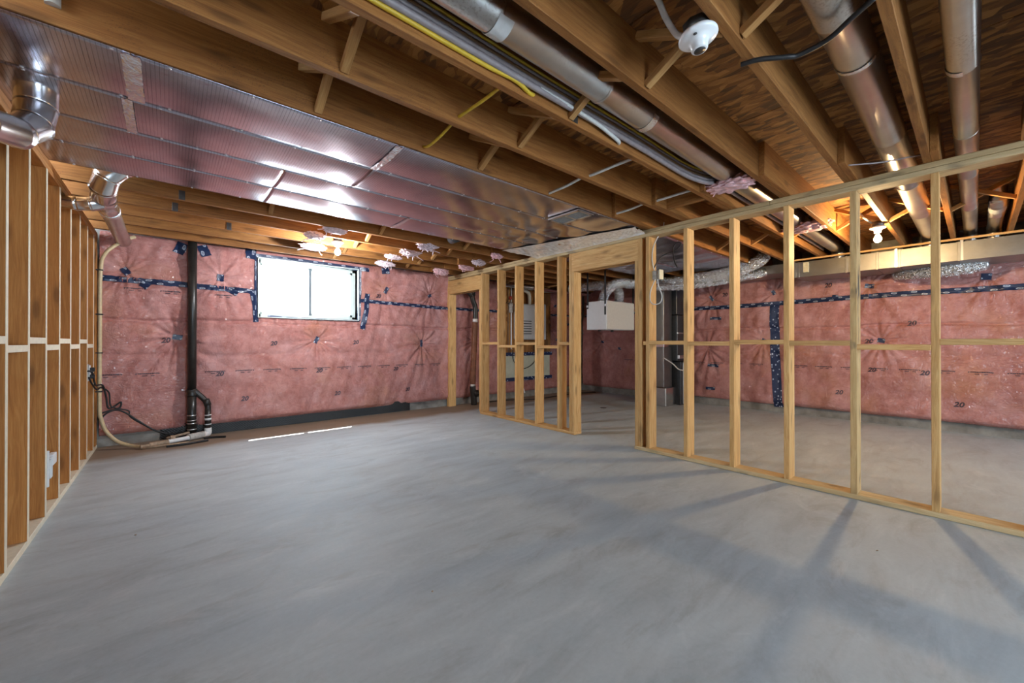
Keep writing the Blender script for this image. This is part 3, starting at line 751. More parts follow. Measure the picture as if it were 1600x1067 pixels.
B2.ribbon('tape_strip', [(4.5, 1.76), (6.05, 1.76)], 0.05, M['tape'], i2)
B2.ribbon('wide_tape_strip', [(2.135, 1.80), (2.14, 1.66), (2.135, 1.4), (2.125, 0.8), (2.10, 0.4), (2.075, 0.09)], 0.135, M['tape_wide'], i2, off=0.007)
for u, z, a, wdt, ln in ((0.974, 1.925, 0.2, 0.06, 0.10), (-0.085, 1.925, 0.1, 0.08, 0.085), (0.856, 1.157, 0.2, 0.06, 0.08), (2.153, 1.945, 1.2, 0.05, 0.08), (3.138, 1.935, 1.0, 0.05, 0.11),
                       (2.30, 1.16, 0.4, 0.07, 0.06), (3.05, 1.565, 0.05, 0.05, 0.20), (3.08, 0.72, 0.05, 0.05, 0.20), (3.14, 0.30, -0.05, 0.05, 0.16), (5.55, 1.15, 0.3, 0.05, 0.08), (5.1, 1.0, 0.3, 0.05, 0.08), (1.35, 1.80, 0, 0.06, 0.07), (4.6, 1.3, 0.3, 0.05, 0.08)):
    c, s = math.cos(a) * ln / 2, math.sin(a) * ln / 2
    B2.ribbon('tape_patch', [(u - c, z - s), (u + c, z + s)], wdt, M['tape'], i2, off=0.007, ragged=0.002)
for k in range(20):
    u = -0.95 + 0.305 * k
    if abs(u - 2.12) > 0.12: mark(B2, i2, u, 0.765, flip=-1)
for u, z, r in ((0.553, 1.385, 0.05), (1.311, 0.404, 0), (0.142, 0.36, 0), (0.985, 1.15, 0), (0.437, 0.735, 0), (1.43, 1.98, 0), (2.9, 1.98, 0), (0.95, 0.75, 0)):
    number(B2, i2, u, z, 0.085, r, flip=-1)

# grey plastic band above the pink on the window wall
ps = boxes('vapour_barrier_band', [((-0.57, YW - 0.012, 2.285), (3.70, YW - 0.002, 2.50))], M['poly'])
bake(ps); props(ps, 'dark grey plastic sheet band between the joists and the pink insulation', 'plastic sheet')

# black dimpled membrane at the foot of the window wall
def dimples():
    u = np.linspace(-0.085, 3.03, 560); z = np.linspace(0.004, 0.172, 30)
    U, Z = np.meshgrid(u, z)
    D = 0.010 + 0.006 * np.clip(np.sin(U * 2 * np.pi / 0.028) * np.sin(Z * 2 * np.pi / 0.028), 0, 1) ** 0.6 + 0.002 * np.sin(U * 5)
    P = np.stack([U, YW - D, Z], -1).reshape(-1, 3); idx = np.arange(U.size).reshape(U.shape)
    q = np.stack([idx[:-1, :-1], idx[:-1, 1:], idx[1:, 1:], idx[1:, :-1]], -1).reshape(-1, 4)
    return centred('drainage_membrane', P, [tuple(int(k) for k in f) for f in q], M['membrane'], None, True)
props(dimples(), 'black dimpled drainage membrane along the foot of the window wall', 'membrane')

# ------------------------------------------------------------------ foil panels nailed under the joists
def panel(label, x0, x1, y0, y1, wavy=0.0, parts=()):
    t = thing('ceiling_foil', label, 'ceiling panel', ((x0 + x1) / 2, (y0 + y1) / 2, ZJ - 0.004), 'foil panels under the joists')
    nx, ny = max(8, int((x1 - x0) / 0.022)), 18
    X, Y = np.meshgrid(np.linspace(x0 + 0.0015, x1 - 0.0015, nx), np.linspace(y0 + 0.0015, y1 - 0.0015, ny))
    v = (Y - y0) / (y1 - y0)
    sag = 0.009 * np.sin(np.pi * v) + 0.0012 * np.sin(7 * X + 5 * Y) * np.sin(np.pi * v)
    if wavy:
        fade = np.clip((X - 2.2) / 0.5, 0, 1)
        sag = sag + wavy * fade * np.sin(np.pi * v) * (np.sin(13 * X + 6 * Y + 2 * np.sin(4 * Y)) + 0.6 * np.sin(23 * X - 5 * Y))
    P = np.stack([X, Y, ZJ - 0.0035 - sag], -1).reshape(-1, 3); n = len(P)
    idx = np.arange(n).reshape(X.shape)
    q = np.stack([idx[:-1, :-1], idx[1:, :-1], idx[1:, 1:], idx[:-1, 1:]], -1).reshape(-1, 4)
    P2 = np.concatenate([P, P + [0, 0, 0.003]]); F = [tuple(int(k) for k in f) for f in q] + [tuple(int(k) + n for k in f[::-1]) for f in q]
    rim = np.concatenate([idx[0, :], idx[1:, -1], idx[-1, -2::-1], idx[-2:0:-1, 0]])
    F += [(int(a), int(b), int(b) + n, int(a) + n) for a, b in zip(rim, np.roll(rim, -1))]
    o = centred('foil_sheet', P2, F, M['foil'], t, True)
    # nail heads along the two long edges
    for yy in (y0 + 0.012, y1 - 0.012):
        x = x0 + 0.12
        while x < x1 - 0.05:
            lathe('nail_head', [(0.0062, 0.0), (0.0062, 0.002), (0.003, 0.003)], (x, yy, ZJ - 0.0052), M['strap'], o, 8, (0, 0, -1)); x += 0.30
    for kind, a, b in parts:
        if kind == 'tape':
            xm, wd = a, b; g = np.random.default_rng(int(xm * 100 + 1000))
            Xs, Ys = np.meshgrid(np.linspace(xm - wd / 2, xm + wd / 2, 7), np.linspace(y0 + 0.004, y1 - 0.004, 30))
            vv = (Ys - y0) / (y1 - y0)
            Zs = ZJ - 0.0080 - 0.0102 * np.sin(np.pi * vv) - np.abs(g.normal(0, 0.0024, Xs.shape))
            ii = np.arange(Xs.size).reshape(Xs.shape)
            qq = np.stack([ii[:-1, :-1], ii[1:, :-1], ii[1:, 1:], ii[:-1, 1:]], -1).reshape(-1, 4)
            centred('seam_tape', np.stack([Xs + g.normal(0, 0.001, Xs.shape), Ys, Zs], -1).reshape(-1, 3), [tuple(int(k) for k in f) for f in qq], M['foil_tape'], t, True)
    return t
E0 = [JY(k) + T * 0.55 for k in range(5)]; E0[0] = JY(0) + 0.010
panel('foil ceiling panel nearest the camera, left of its crinkled tape seam', -0.60, -0.125, E0[0], E0[1])
panel('foil ceiling panel nearest the camera, between the two taped seams', -0.125, 1.03, E0[0], E0[1], 0, [('tape', -0.125, 0.06)])
panel('wavy foil ceiling panel nearest the camera with the grille, ending over the header', 1.03, 3.60, E0[0], E0[1], 0.004, [('tape', 1.03, 0.045)])
panel('foil ceiling panel in the second strip, left end by the near elbow', -0.60, -0.16, E0[1], E0[2])
panel('foil ceiling panel in the second strip with the long bright reflection', -0.16, 1.03, E0[1], E0[2], 0, [('tape', -0.16, 0.04)])
panel('wavy foil ceiling panel in the second strip, right end above the studs', 1.03, 3.60, E0[1], E0[2], 0.006)
panel('foil ceiling panel in the third strip, left part', -0.60, 0.58, E0[2], E0[3])
panel('foil ceiling panel in the third strip, right part with gold ripples', 0.58, 3.60, E0[2], E0[3], 0.007)
panel('foil ceiling panel in the last strip toward the window, left part', -0.60, 0.58, E0[3], E0[4])
panel('foil ceiling panel in the last strip toward the window, middle part', 0.58, 1.69, E0[3], E0[4])
panel('foil ceiling panel in the last strip toward the window, right part with gold ripples', 1.69, 3.60, E0[3], E0[4], 0.007, [('tape', 1.69, 0.03)])
panel('foil ceiling panel beyond the partition above the furnace ducts', 3.98, 6.55, JY(0) + 0.0, JY(2), 0.006)
panel('second foil ceiling panel beyond the partition over the white hanging case', 3.98, 6.2, JY(2) + 0.002, JY(4), 0.006)
# turned-down foil lip closing the strips against the top plate
def lip():
    y = np.linspace(JY(0) + 0.012, E0[4] - 0.004, 64)
    g = np.random.default_rng(4); V = []; m = 12
    for i, yy in enumerate(y):
        k0 = (yy - 2.2) / 1.6; x0 = 3.50 - 0.36 * k0
        for k in range(m):
            f = k / (m - 1); jit = g.normal(0, 0.0045) if 0 < k < m - 1 else 0
            V.append((x0 + (3.729 - x0) * (1 - (1 - f) ** 1.3) + g.normal(0, 0.004) * (0 < k < m - 1), yy + g.normal(0, 0.004), ZJ - 0.022 - 0.020 * f ** 3 + jit))
    F = [(i * m + k, i * m + k + 1, (i + 1) * m + k + 1, (i + 1) * m + k) for i in range(len(y) - 1) for k in range(m - 1)]
    return centred('foil_flashing', V, F, M['flashing'], None, False)
props(lip(), 'bright foil tape lip folded down onto the top plate above the door header', 'foil flashing')
# small grille set in the nearest foil strip
g = thing('ceiling_grille', 'small pale rectangular return grille set into the nearest foil strip', 'grille', (2.78, 2.41, ZJ - 0.03))
gx0, gx1, gy0, gy1 = 2.675, 2.89, 2.235, 2.60
boxes('grille_frame', [((gx0, gy0, ZJ - 0.026), (gx1, gy0 + 0.02, ZJ - 0.012)), ((gx0, gy1 - 0.02, ZJ - 0.026), (gx1, gy1, ZJ - 0.012)), ((gx0, gy0, ZJ - 0.026), (gx0 + 0.03, gy1, ZJ - 0.012)), ((gx1 - 0.03, gy0, ZJ - 0.026), (gx1, gy1, ZJ - 0.012)), ((gx0, 2.41, ZJ - 0.026), (gx1, 2.425, ZJ - 0.014))], M['strap'], g)
boxes('filter_pad', [((gx0 + 0.01, gy0 + 0.01, ZJ - 0.020), (gx1 - 0.01, gy1 - 0.01, ZJ - 0.013))], plain('grey_filter', (0.26, 0.28, 0.29), 0.8), g)

# ------------------------------------------------------------------ round ducts between the joists
def duct_run(label, y, z, r, cuts, end_drop=None, start_up=False, mat='duct', patches=()):
    t = thing('round_duct', label, 'duct', (cuts[0], y, z - r))
    for i, (a, b) in enumerate(zip(cuts[:-1], cuts[1:])):
        pipe('pipe_section', (a, y, z), (b + 0.02, y, z), r * (1.0 - 0.018 * (i % 2)), M[mat], t, 40, 0.0028)
    if end_drop:
        x = cuts[-1]
        gores(t, [(x, y, z), (x + 0.05, y, z - 0.004), (x + 0.10, y, z - 0.035), (x + 0.12, y, end_drop)], [r] * 4, M[mat])
    if start_up:
        x = cuts[0]
        gores(t, [(x, y, z), (x - 0.06, y, z + 0.015), (x - 0.09, y, ZJ + JD)], [r] * 3, M[mat])
    for x, a0, a1, ln, m in patches:
        V = []; n = 14
        for i in range(2):
            for k in range(n):
                a = a0 + (a1 - a0) * k / (n - 1); V.append((x + ln * i, y + math.sin(a) * (r + 0.0035), z - math.cos(a) * (r + 0.0035)))
        centred('foil_patch', V, [(k, k + 1, n + k + 1, n + k) for k in range(n - 1)], M[m], t, True)
    return t
duct_run('long round metal duct beside the cable bundle, with a foil patch', 1.21, 2.402, 0.076, [-0.7, 0.93, 1.62, 2.03, 3.3, 4.9, 6.78], 2.255, patches=[(0.93, -0.9, 0.9, 0.07, 'label_paper'), (2.00, -1.2, 1.2, 0.05, 'foil_tape')])
duct_run('round metal duct crossed by the black cable', 0.345, 2.402, 0.077, [0.2, 1.93, 2.31, 3.32, 4.4, 5.5, 6.78], 2.255, patches=[(2.29, -1.0, 1.2, 0.02, 'foil_tape')])
duct_run('narrow round metal duct at the right, left of the duct with the white label', 0.035, 2.395, 0.053, [0.8, 2.72, 3.6, 4.5, 5.6, 6.80], 2.255, patches=[(2.70, 0.0, 1.6, 0.04, 'foil_tape')])
duct_run('short round metal duct with a white label, rightmost above the trunk duct', -0.135, 2.395, 0.056, [5.72, 6.1, 6.80], 2.255, True, patches=[(5.74, -1.3, 1.3, 0.17, 'label_paper')])

# rectangular trunk duct along the far wall
t = thing('trunk_duct', 'rectangular galvanized trunk duct along the top of the far pink wall', 'duct', (7.0, 1.0, 2.045))
ty = [-1.3, 0.12, 0.60, 0.80, 1.10, 1.62, 1.66]
for a, b in zip(ty[:-1], ty[1:]):
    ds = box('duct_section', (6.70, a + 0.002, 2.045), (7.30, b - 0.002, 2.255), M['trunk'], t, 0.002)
    box('drive_cleat', (6.692, b - 0.012, 2.040), (6.702, b + 0.012, 2.257), M['trunk'], ds, 0.002)
box('end_collar', (6.66, 1.50, 2.10), (6.72, 1.56, 2.24), plain('pale_yellow_label', (0.62, 0.58, 0.42), 0.6), t, 0.002)
for a, b in ((1.66, 2.3), (2.3, 2.75), (2.75, 3.16), (3.16, 3.60)):
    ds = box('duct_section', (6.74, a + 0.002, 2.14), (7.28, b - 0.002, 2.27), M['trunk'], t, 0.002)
    box('drive_cleat', (6.732, b - 0.010, 2.135), (6.742, b + 0.010, 2.272), M['trunk'], ds, 0.002)
for y in (0.63, 0.10):
    box('hanger_strap', (6.695, y - 0.012, 2.045), (6.699, y + 0.012, 2.30), M['strap'], t, 0.0)
bt = board('furring_strip', (6.665, -1.3, 2.281), (6.665, 1.75, 2.281), (1, 0, 0), 0.030, 0.022, M['stud'])
props(bt, 'long thin wood strip under the joists above the trunk duct', 'wood strip')

# flexible foil ducts
def flex(label, pts, r, seed, sleeve=None):
    P = smooth_path(pts, 22); g = random.Random(seed)
    ph = [g.uniform(0, 6.28) for _ in P]
    t = thing('flexible_duct', label, 'duct', P[0])
    F = frames(P); seg = 40; V = []; Q = []
    gg = np.random.default_rng(seed)
    for i, (p, (n, b, tt)) in enumerate(zip(P, F)):
        rr = r * (1 + 0.055 * math.sin(i * 2.2))
        for k in range(seg):
            a = 2 * math.pi * k / seg
            V.append(p + (n * math.cos(a) + b * math.sin(a)) * (rr + gg.normal(0, 0.0052)))
    for i in range(len(P) - 1):
        for k in range(seg): Q.append((i * seg + k, i * seg + (k + 1) % seg, (i + 1) * seg + (k + 1) % seg, (i + 1) * seg + k))
    centred('foil_sleeve', V, Q, M['crinkle'], t, False)
    for e in (0, -1):
        d = (P[1] - P[0]).normalized() if e == 0 else (P[-1] - P[-2]).normalized()
        pipe('collar', P[e] - d * 0.02, P[e] + d * 0.02, r * 1.05, M['strap'], t, 28)
    return t
flex('crinkled foil flexible duct rising from the left of the white hanging case', [(5.78, 4.28, 1.86), (5.80, 4.22, 2.02), (5.98, 4.12, 2.17), (6.25, 3.95, 2.17), (6.55, 3.75, 2.16)], 0.082, 2)
flex('crinkled foil flexible duct standing at the right of the white hanging case', [(6.18, 4.22, 1.86), (6.18, 4.22, 2.02), (6.16, 4.30, 2.14), (6.05, 4.60, 2.19), (6.0, 5.2, 2.19)], 0.080, 5)
flex('crinkled foil flexible duct sweeping from the furnace to the joist bay', [(6.50, 3.62, 2.17), (6.48, 3.2, 2.16), (6.46, 2.75, 2.17), (6.46, 2.35, 2.21), (6.50, 2.08, 2.30), (6.56, 2.0, 2.40)], 0.085, 9)
flex('dull foil flexible duct slung below the foil sweep beside the furnace', [(6.35, 3.75, 2.10), (6.42, 3.2, 2.06), (6.50, 2.7, 2.08), (6.6, 2.3, 2.12), (6.72, 2.05, 2.17)], 0.055, 12)
flex('flat crinkled foil flexible duct lying under the right end of the trunk duct', [(7.30, 0.66, 2.03), (7.12, 0.50, 2.00), (7.02, 0.30, 1.985), (7.02, 0.10, 1.99), (7.12, -0.05, 2.03)], 0.068, 14)

# sheet metal elbows at the left wall
t = thing('round_duct', 'galvanized duct in the far left corner, its elbow turning toward the window wall', 'duct', (-0.39, 4.9, 2.15))
gores(t, [(-0.20, 4.05, 2.44), (-0.28, 4.05, 2.40), (-0.345, 4.07, 2.33), (-0.375, 4.16, 2.26), (-0.385, 4.30, 2.235), (-0.388, 4.42, 2.235)], [0.078, 0.078, 0.078, 0.076, 0.074, 0.066], M['elbow'])
pipe('pipe_section', (-0.388, 4.42, 2.235), (-0.39, 4.80, 2.237), 0.066, M['elbow'], t, 36, 0.003)
pipe('pipe_section', (-0.39, 4.80, 2.237), (-0.393, 6.09, 2.242), 0.062, M['duct'], t, 36, 0.003)
pipe('foil_wrap', (-0.389, 4.70, 2.237), (-0.389, 4.79, 2.237), 0.0685, M['foil_tape'], t, 24)
gores(t, [(-0.40, 4.36, 2.20), (-0.46, 4.36, 2.175), (-0.53, 4.37, 2.165), (-0.70, 4.38, 2.165)], [0.052, 0.052, 0.050, 0.046], M['elbow'])
t = thing('round_duct', 'galvanized duct at the near left, its elbow rising into the foil ceiling', 'duct', (-0.5, 2.62, 1.93))
gores(t, [(-0.72, 2.42, 1.985), (-0.56, 2.52, 1.99), (-0.50, 2.66, 2.02), (-0.472, 2.76, 2.10), (-0.468, 2.80, 2.20), (-0.468, 2.80, 2.29)], [0.062, 0.062, 0.064, 0.066, 0.068, 0.070], M['elbow'])

# ------------------------------------------------------------------ furnace corner
t = thing('return_air_duct', 'tall shiny sheet metal return duct standing on the floor beside the dark furnace', 'duct', (6.8, 3.85, 0))
box('boot', (6.60, 3.545, 0.0), (6.985, 4.15, 0.335), M['elbow'], t, 0.012)
box('drop_section', (6.63, 3.60, 0.335), (6.92, 4.10, 1.05), M['trunk'], t, 0.004)
box('filter_rack', (6.615, 3.59, 1.05), (6.93, 4.11, 1.16), M['elbow'], t, 0.004)
box('drop_section', (6.63, 3.60, 1.16), (6.92, 4.10, 2.12), M['trunk'], t, 0.004)
t = thing('furnace', 'dark grey furnace cabinet standing between the shiny return duct and the pink wall', 'furnace', (7.15, 3.9, 0))
box('lower_cabinet', (6.99, 3.47, 0.0), (7.36, 4.15, 0.78), M['dark_case'], t, 0.006)
box('upper_cabinet', (6.93, 3.50, 0.80), (7.36, 4.15, 1.62), M['dark_case'], t, 0.006)
box('coil_case', (6.94, 3.52, 1.64), (7.36, 4.15, 2.10), M['dark_case'], t, 0.006)
box('trim_band', (6.925, 3.46, 0.84), (7.30, 3.50, 0.90), M['strap'], t, 0.003)
box('trim_band', (6.925, 3.49, 1.29), (7.30, 3.51, 1.315), M['strap'], t, 0.003)
box('corner_trim', (7.06, 3.455, 0.02), (7.11, 3.47, 0.77), M['strap'], t, 0.003)
pipe('gas_tube', (7.12, 3.47, 1.30), (7.12, 3.47, 1.95), 0.012, M['strap'], t, 12)
pc = tube('power_cable', [(6.64, 3.61, 0.86), (6.66, 3.45, 0.76), (6.75, 3.38, 0.66), (6.95, 3.36, 0.66), (7.16, 3.44, 0.80), (7.20, 3.49, 1.0)], 0.010, M['white_cable'])
props(pc, 'white cable drooping in front of the furnace', 'cable')

# ventilator hung from the joists
hx0, hx1, hy0, hy1, hz0, hz1 = 5.57, 6.40, 4.05, 4.47, 1.352, 1.842
t = thing('hanging_ventilator', 'white and cream box shaped ventilator hanging on black straps behind the door opening', 'ventilator', ((hx0 + hx1) / 2, (hy0 + hy1) / 2, hz0))
box('case', (hx0, hy0, hz0), (hx1, hy1, hz1), M['case_white'], t, 0.008)
box('front_panel', (hx0 + 0.012, hy0 - 0.012, hz0 + 0.01), (hx1 - 0.012, hy0, hz1 - 0.01), plain('cream_panel', (0.72, 0.71, 0.66), 0.45, var=0.03), t, 0.004)
for x, y in ((hx0 - 0.008, hy1 - 0.03), (hx0 - 0.006, hy0 + 0.02), (hx1 + 0.006, hy0 + 0.02)):
    hs = box('hanging_strap', (x - 0.004, y - 0.016, hz1 - 0.24 if y < 4.2 else hz1 - 0.12), (x + 0.004, y + 0.016, ZJ + 0.06), M['black_rubber'], t, 0.001)
    box('strap_buckle', (x - 0.012, y - 0.02, hz1 - 0.10), (x + 0.010, y + 0.02, hz1 - 0.06), M['strap'], hs, 0.002)
box('drain_nipple', (5.95, 4.2, hz0 - 0.035), (5.99, 4.24, hz0), M['black_pipe'], t, 0.004)
box('drain_nipple', (5.72, 4.3, hz0 - 0.025), (5.76, 4.34, hz0), M['black_pipe'], t, 0.004)

# tankless water heater on its board
bb = box('backing_board', (4.93, 6.030, 0.90), (6.28, 6.052, 2.24), M['osb'], None, 0.002)
props(bb, 'strand board panel fixed to the pink wall behind the grey water heater', 'board')
t = thing('water_heater', 'light grey tankless water heater on the strand board panel', 'water heater', (5.6, 5.95, 1.19))
box('case', (5.22, 5.83, 1.19), (5.70, 6.05, 1.90), M['heater_grey'], t, 0.02)
box('side_cover', (5.70, 5.86, 1.19), (5.98, 6.025, 1.93), M['case_white'], t, 0.015)
for k in range(6): box('louver', (5.26, 5.822, 1.30 + k * 0.05), (5.52, 5.831, 1.315 + k * 0.05), M['dark_case'], t, 0.002)
tube('vent_pipe', [(5.56, 5.93, 1.90), (5.56, 5.93, 2.05), (5.53, 5.93, 2.14), (5.42, 5.93, 2.19), (5.40, 5.93, 2.26), (5.52, 5.93, 2.32), (6.2, 5.93, 2.33)], 0.036, M['cream_pipe'], t, 20)
tube('vent_pipe', [(5.84, 5.93, 1.93), (5.84, 5.93, 2.10), (5.90, 5.93, 2.2), (6.4, 5.93, 2.25)], 0.036, M['cream_pipe'], t, 20)
for x, z0 in ((5.05, 0.95), (5.11, 1.05)):
    pass
t = thing('water_lines', 'red and white water pipes with valves on the strand board left of the heater', 'pipes', (5.1, 6.0, 0.95))
tube('water_pipe', [(5.06, 6.012, 0.95), (5.06, 6.012, 1.5), (5.06, 6.012, 2.22)], 0.010, M['copper_cable'], t)
tube('water_pipe', [(5.14, 6.012, 1.0), (5.14, 6.012, 1.8), (5.14, 6.012, 2.22)], 0.012, M['white_plastic'], t)
tube('water_pipe', [(5.00, 6.012, 1.9), (5.12, 6.0, 1.93), (5.20, 6.0, 1.75)], 0.011, M['copper_cable'], t)
lathe('valve', [(0.02, 0), (0.035, 0.01), (0.035, 0.06), (0.02, 0.07)], (5.10, 5.99, 1.98), plain('red_valve', (0.45, 0.06, 0.04), 0.5), t, 16)
lathe('filter_bowl', [(0.025, 0), (0.035, 0.01), (0.035, 0.13), (0.045, 0.14), (0.045, 0.19), (0.01, 0.20)], (5.10, 5.98, 1.72), M['pvc_dirty'], t, 18)
fb = box('foam_board', (4.98, 5.995, 0.42), (6.22, 6.045, 0.89), M['foam'], None, 0.006)
props(fb, 'pale green foam board taped to the wall under the water heater', 'foam board')
for z, y in ((0.90, 5.985), (0.40, 5.985)):
    tt = boxes('tape_edge', [((4.96, y, z - 0.035), (6.28, y + 0.012, z + 0.035))], M['tape_wide'], fb)
lw = tube('loose_wire', [(5.15, 5.99, 0.98), (5.18, 5.97, 0.75), (5.4, 5.96, 0.60), (5.75, 5.97, 0.75), (5.80, 5.99, 1.16)], 0.007, M['black_rubber'])
props(lw, 'black wire looping across the pale foam board', 'wire')
dp = tube('drain_tube', [(5.33, 6.03, 0.50), (5.33, 5.99, 0.46), (5.35, 5.93, 0.30), (5.40, 5.90, 0.12)], 0.013, M['white_plastic'])
props(dp, 'short white drain tube hanging below the foam board', 'tube')
fw = tube('floor_wire', [(4.35, 5.98, 0.012), (5.0, 5.95, 0.012), (5.5, 5.7, 0.010), (6.1, 5.72, 0.010), (6.8, 5.75, 0.010), (7.3, 5.6, 0.010)], 0.009, M['black_rubber'])
props(fw, 'black cable lying on the floor behind the studs', 'cable')
t = thing('supply_pipe', 'silver metal pipe crossing below the joists above the water heater', 'pipe', (5.4, 5.7, 2.20))
pipe('pipe_section', (4.55, 5.70, 2.215), (5.40, 5.70, 2.215), 0.052, M['elbow'], t, 24, 0.003)
for x in (4.8, 5.9, 6.7): box('hanger_bar', (x - 0.015, 5.44, 2.266), (x + 0.015, 5.89, 2.295), M['stud'], t, 0.002)
pipe('pipe_section', (5.40, 5.70, 2.215), (7.2, 5.70, 2.225), 0.050, M['elbow'], t, 24, 0.003)

# drain stack with the brown ribbed length
t = thing('drain_stack', 'black drain stack with a reddish brown ribbed length, standing behind the end post', 'drain pipe', (4.20, 5.96, 0))
tube('upper_pipe', [(4.155, 5.95, 2.29), (4.155, 5.95, 2.02), (4.17, 5.95, 1.90), (4.215, 5.95, 1.80), (4.225, 5.95, 1.70), (4.225, 5.95, 1.56)], 0.045, M['black_pipe'], t, 20)
tube('side_branch', [(3.98, 6.0, 2.22), (4.02, 5.98, 2.14), (4.10, 5.96, 2.03), (4.16, 5.95, 1.97)], 0.048, M['black_pipe'], t, 20)
pipe('coupling', (4.158, 5.95, 1.98), (4.158, 5.95, 2.10), 0.056, M['black_pipe'], t, 24)
pipe('label_band', (4.222, 5.95, 1.50), (4.220, 5.95, 1.565), 0.047, M['white_plastic'], t, 24)
P = [Vector((4.22 - 0.055 * k / 140, 5.95, 1.50 - 1.12 * k / 140)) for k in range(141)]
V, Q = sweep(P, lambda i: 0.050 + 0.004 * (i % 4 < 2), 24); centred('ribbed_pipe', V, Q, M['brown_pipe'], t, True)
pipe('label_band', (4.165, 5.95, 0.33), (4.163, 5.95, 0.385), 0.040, M['white_plastic'], t, 24)
tube('lower_pipe', [(4.165, 5.95, 0.34), (4.175, 5.95, 0.24), (4.19, 5.95, 0.12), (4.195, 5.95, 0.0)], 0.056, M['black_pipe'], t, 22, 4)
lathe('cleanout_plug', [(0.058, 0), (0.062, 0.01), (0.062, 0.05), (0.03, 0.055), (0.03, 0.075)], (4.21, 5.92, 0.21), M['black_pipe'], t, 20, (0.35, -0.9, 0))

# ------------------------------------------------------------------ black stack, sump fittings and cord by the window
t = thing('drain_stack', 'tall black drain pipe on the pink wall beside the window, forked near the floor', 'drain pipe', (0.20, 6.03, 0.05))
pipe('stack_pipe', (0.195, 6.03, 0.56), (0.198, 6.03, 2.50), 0.043, M['black_pipe'], t, 28)
pipe('coupling', (0.195, 6.03, 0.50), (0.195, 6.03, 0.575), 0.050, M['black_pipe'], t, 28, 0.002)
lp = pipe('lower_pipe', (0.195, 6.03, 0.055), (0.195, 6.03, 0.50), 0.044, M['black_pipe'], t, 28)
tube('branch_pipe', [(0.205, 6.02, 0.57), (0.255, 6.02, 0.515), (0.315, 6.01, 0.44), (0.342, 6.0, 0.38), (0.345, 6.0, 0.30)], 0.030, M['black_pipe'], t, 20)
pipe('branch_elbow_collar', (0.322, 6.005, 0.45), (0.345, 6.0, 0.375), 0.036, M['black_pipe'], t, 22)
bp = pipe('branch_pipe', (0.345, 6.0, 0.075), (0.345, 6.0, 0.33), 0.031, M['black_pipe'], t, 22)
for z in (0.10, 0.17, 0.205, 0.265): pipe('clamp_ring', (0.195, 6.03, z), (0.195, 6.03, z + 0.012), 0.0465, M['strap'], lp, 24)
for z in (0.095, 0.145, 0.20, 0.255): pipe('clamp_ring', (0.345, 6.0, z), (0.345, 6.0, z + (0.024 if z == 0.20 else 0.012)), 0.0345, M['white_plastic'], bp, 24)
t = thing('sump_fitting', 'dusty grey and brown pipe fitting on the floor below the black stack', 'pipe fitting', (0.1, 5.85, 0.0))
tube('white_elbow', [(0.345, 6.0, 0.10), (0.345, 5.995, 0.045), (0.325, 5.98, 0.038), (0.27, 5.95, 0.036)], 0.036, M['white_plastic'], t, 18)
pipe('grey_sleeve', (0.30, 5.965, 0.040), (0.16, 5.88, 0.040), 0.038, M['pvc_dirty'], t, 22, 0.002)
pipe('white_sleeve', (0.17, 5.885, 0.036), (-0.02, 5.80, 0.033), 0.024, M['white_plastic'], t, 18, 0.002)
pipe('brown_sleeve', (-0.01, 5.805, 0.032), (-0.17, 5.755, 0.030), 0.026, M['clay'], t, 18, 0.003)
pipe('brown_sleeve', (-0.16, 5.755, 0.026), (-0.24, 5.735, 0.026), 0.020, M['clay'], t, 18, 0.003)
pipe('cross_rod', (-0.03, 5.90, 0.055), (0.17, 5.995, 0.075), 0.014, M['clay'], t, 12)
box('valve_block', (0.0, 5.845, 0.03), (0.05, 5.885, 0.085), M['clay'], t, 0.006)
pipe('loose_pipe', (-0.22, 5.72, 0.013), (0.16, 5.72, 0.013), 0.013, M['clay'], t, 14)
bs = tube('rubber_strap', [(-0.03, 5.66, 0.012), (0.12, 5.66, 0.012), (0.27, 5.70, 0.012), (0.33, 5.72, 0.012)], 0.012, M['black_rubber'])
props(bs, 'flat black rubber strip on the floor in front of the dusty fitting', 'strip')
b2 = tube('rubber_strap', [(0.30, 5.88, 0.012), (0.40, 5.86, 0.012), (0.50, 5.80, 0.012)], 0.013, M['black_rubber'])
props(b2, 'short curled black rubber piece at the right end of the dusty fitting', 'strip')
px = tube('water_hose', [(-0.30, 6.07, 2.30), (-0.40, 6.02, 2.22), (-0.52, 5.95, 2.06), (-0.552, 5.92, 1.85), (-0.555, 5.92, 1.2), (-0.555, 5.92, 0.48), (-0.545, 5.92, 0.34), (-0.505, 5.92, 0.20), (-0.42, 5.90, 0.085), (-0.31, 5.85, 0.032), (-0.22, 5.745, 0.026)], 0.017, M['pex'])
props(px, 'tan plastic hose down the corner post, curving onto the floor', 'hose')
for z in (1.88, 1.42, 1.02, 0.62):
    h = box('hose_clip', (-0.585, 5.895, z - 0.006), (-0.532, 5.945, z + 0.006), M['black_rubber'], px, 0.002)
cd = tube('electric_lead', [(-0.585, 5.42, 0.86), (-0.56, 5.45, 0.84), (-0.55, 5.55, 0.72), (-0.545, 5.75, 0.70), (-0.53, 5.9, 0.68), (-0.51, 5.95, 0.56), (-0.495, 5.96, 0.44), (-0.45, 5.97, 0.45), (-0.40, 5.97, 0.49), (-0.41, 5.97, 0.43), (-0.48, 5.96, 0.41),
   (-0.55, 5.95, 0.38), (-0.555, 5.95, 0.32), (-0.51, 5.95, 0.38), (-0.44, 5.96, 0.41), (-0.36, 5.96, 0.37), (-0.27, 5.96, 0.28), (-0.14, 5.95, 0.16), (-0.05, 5.94, 0.11), (0.03, 5.92, 0.075)], 0.0085, M['black_rubber'], None, 10)
props(cd, 'black power cord knotted on the pink wall, running from the outlet to the floor fitting', 'cord')
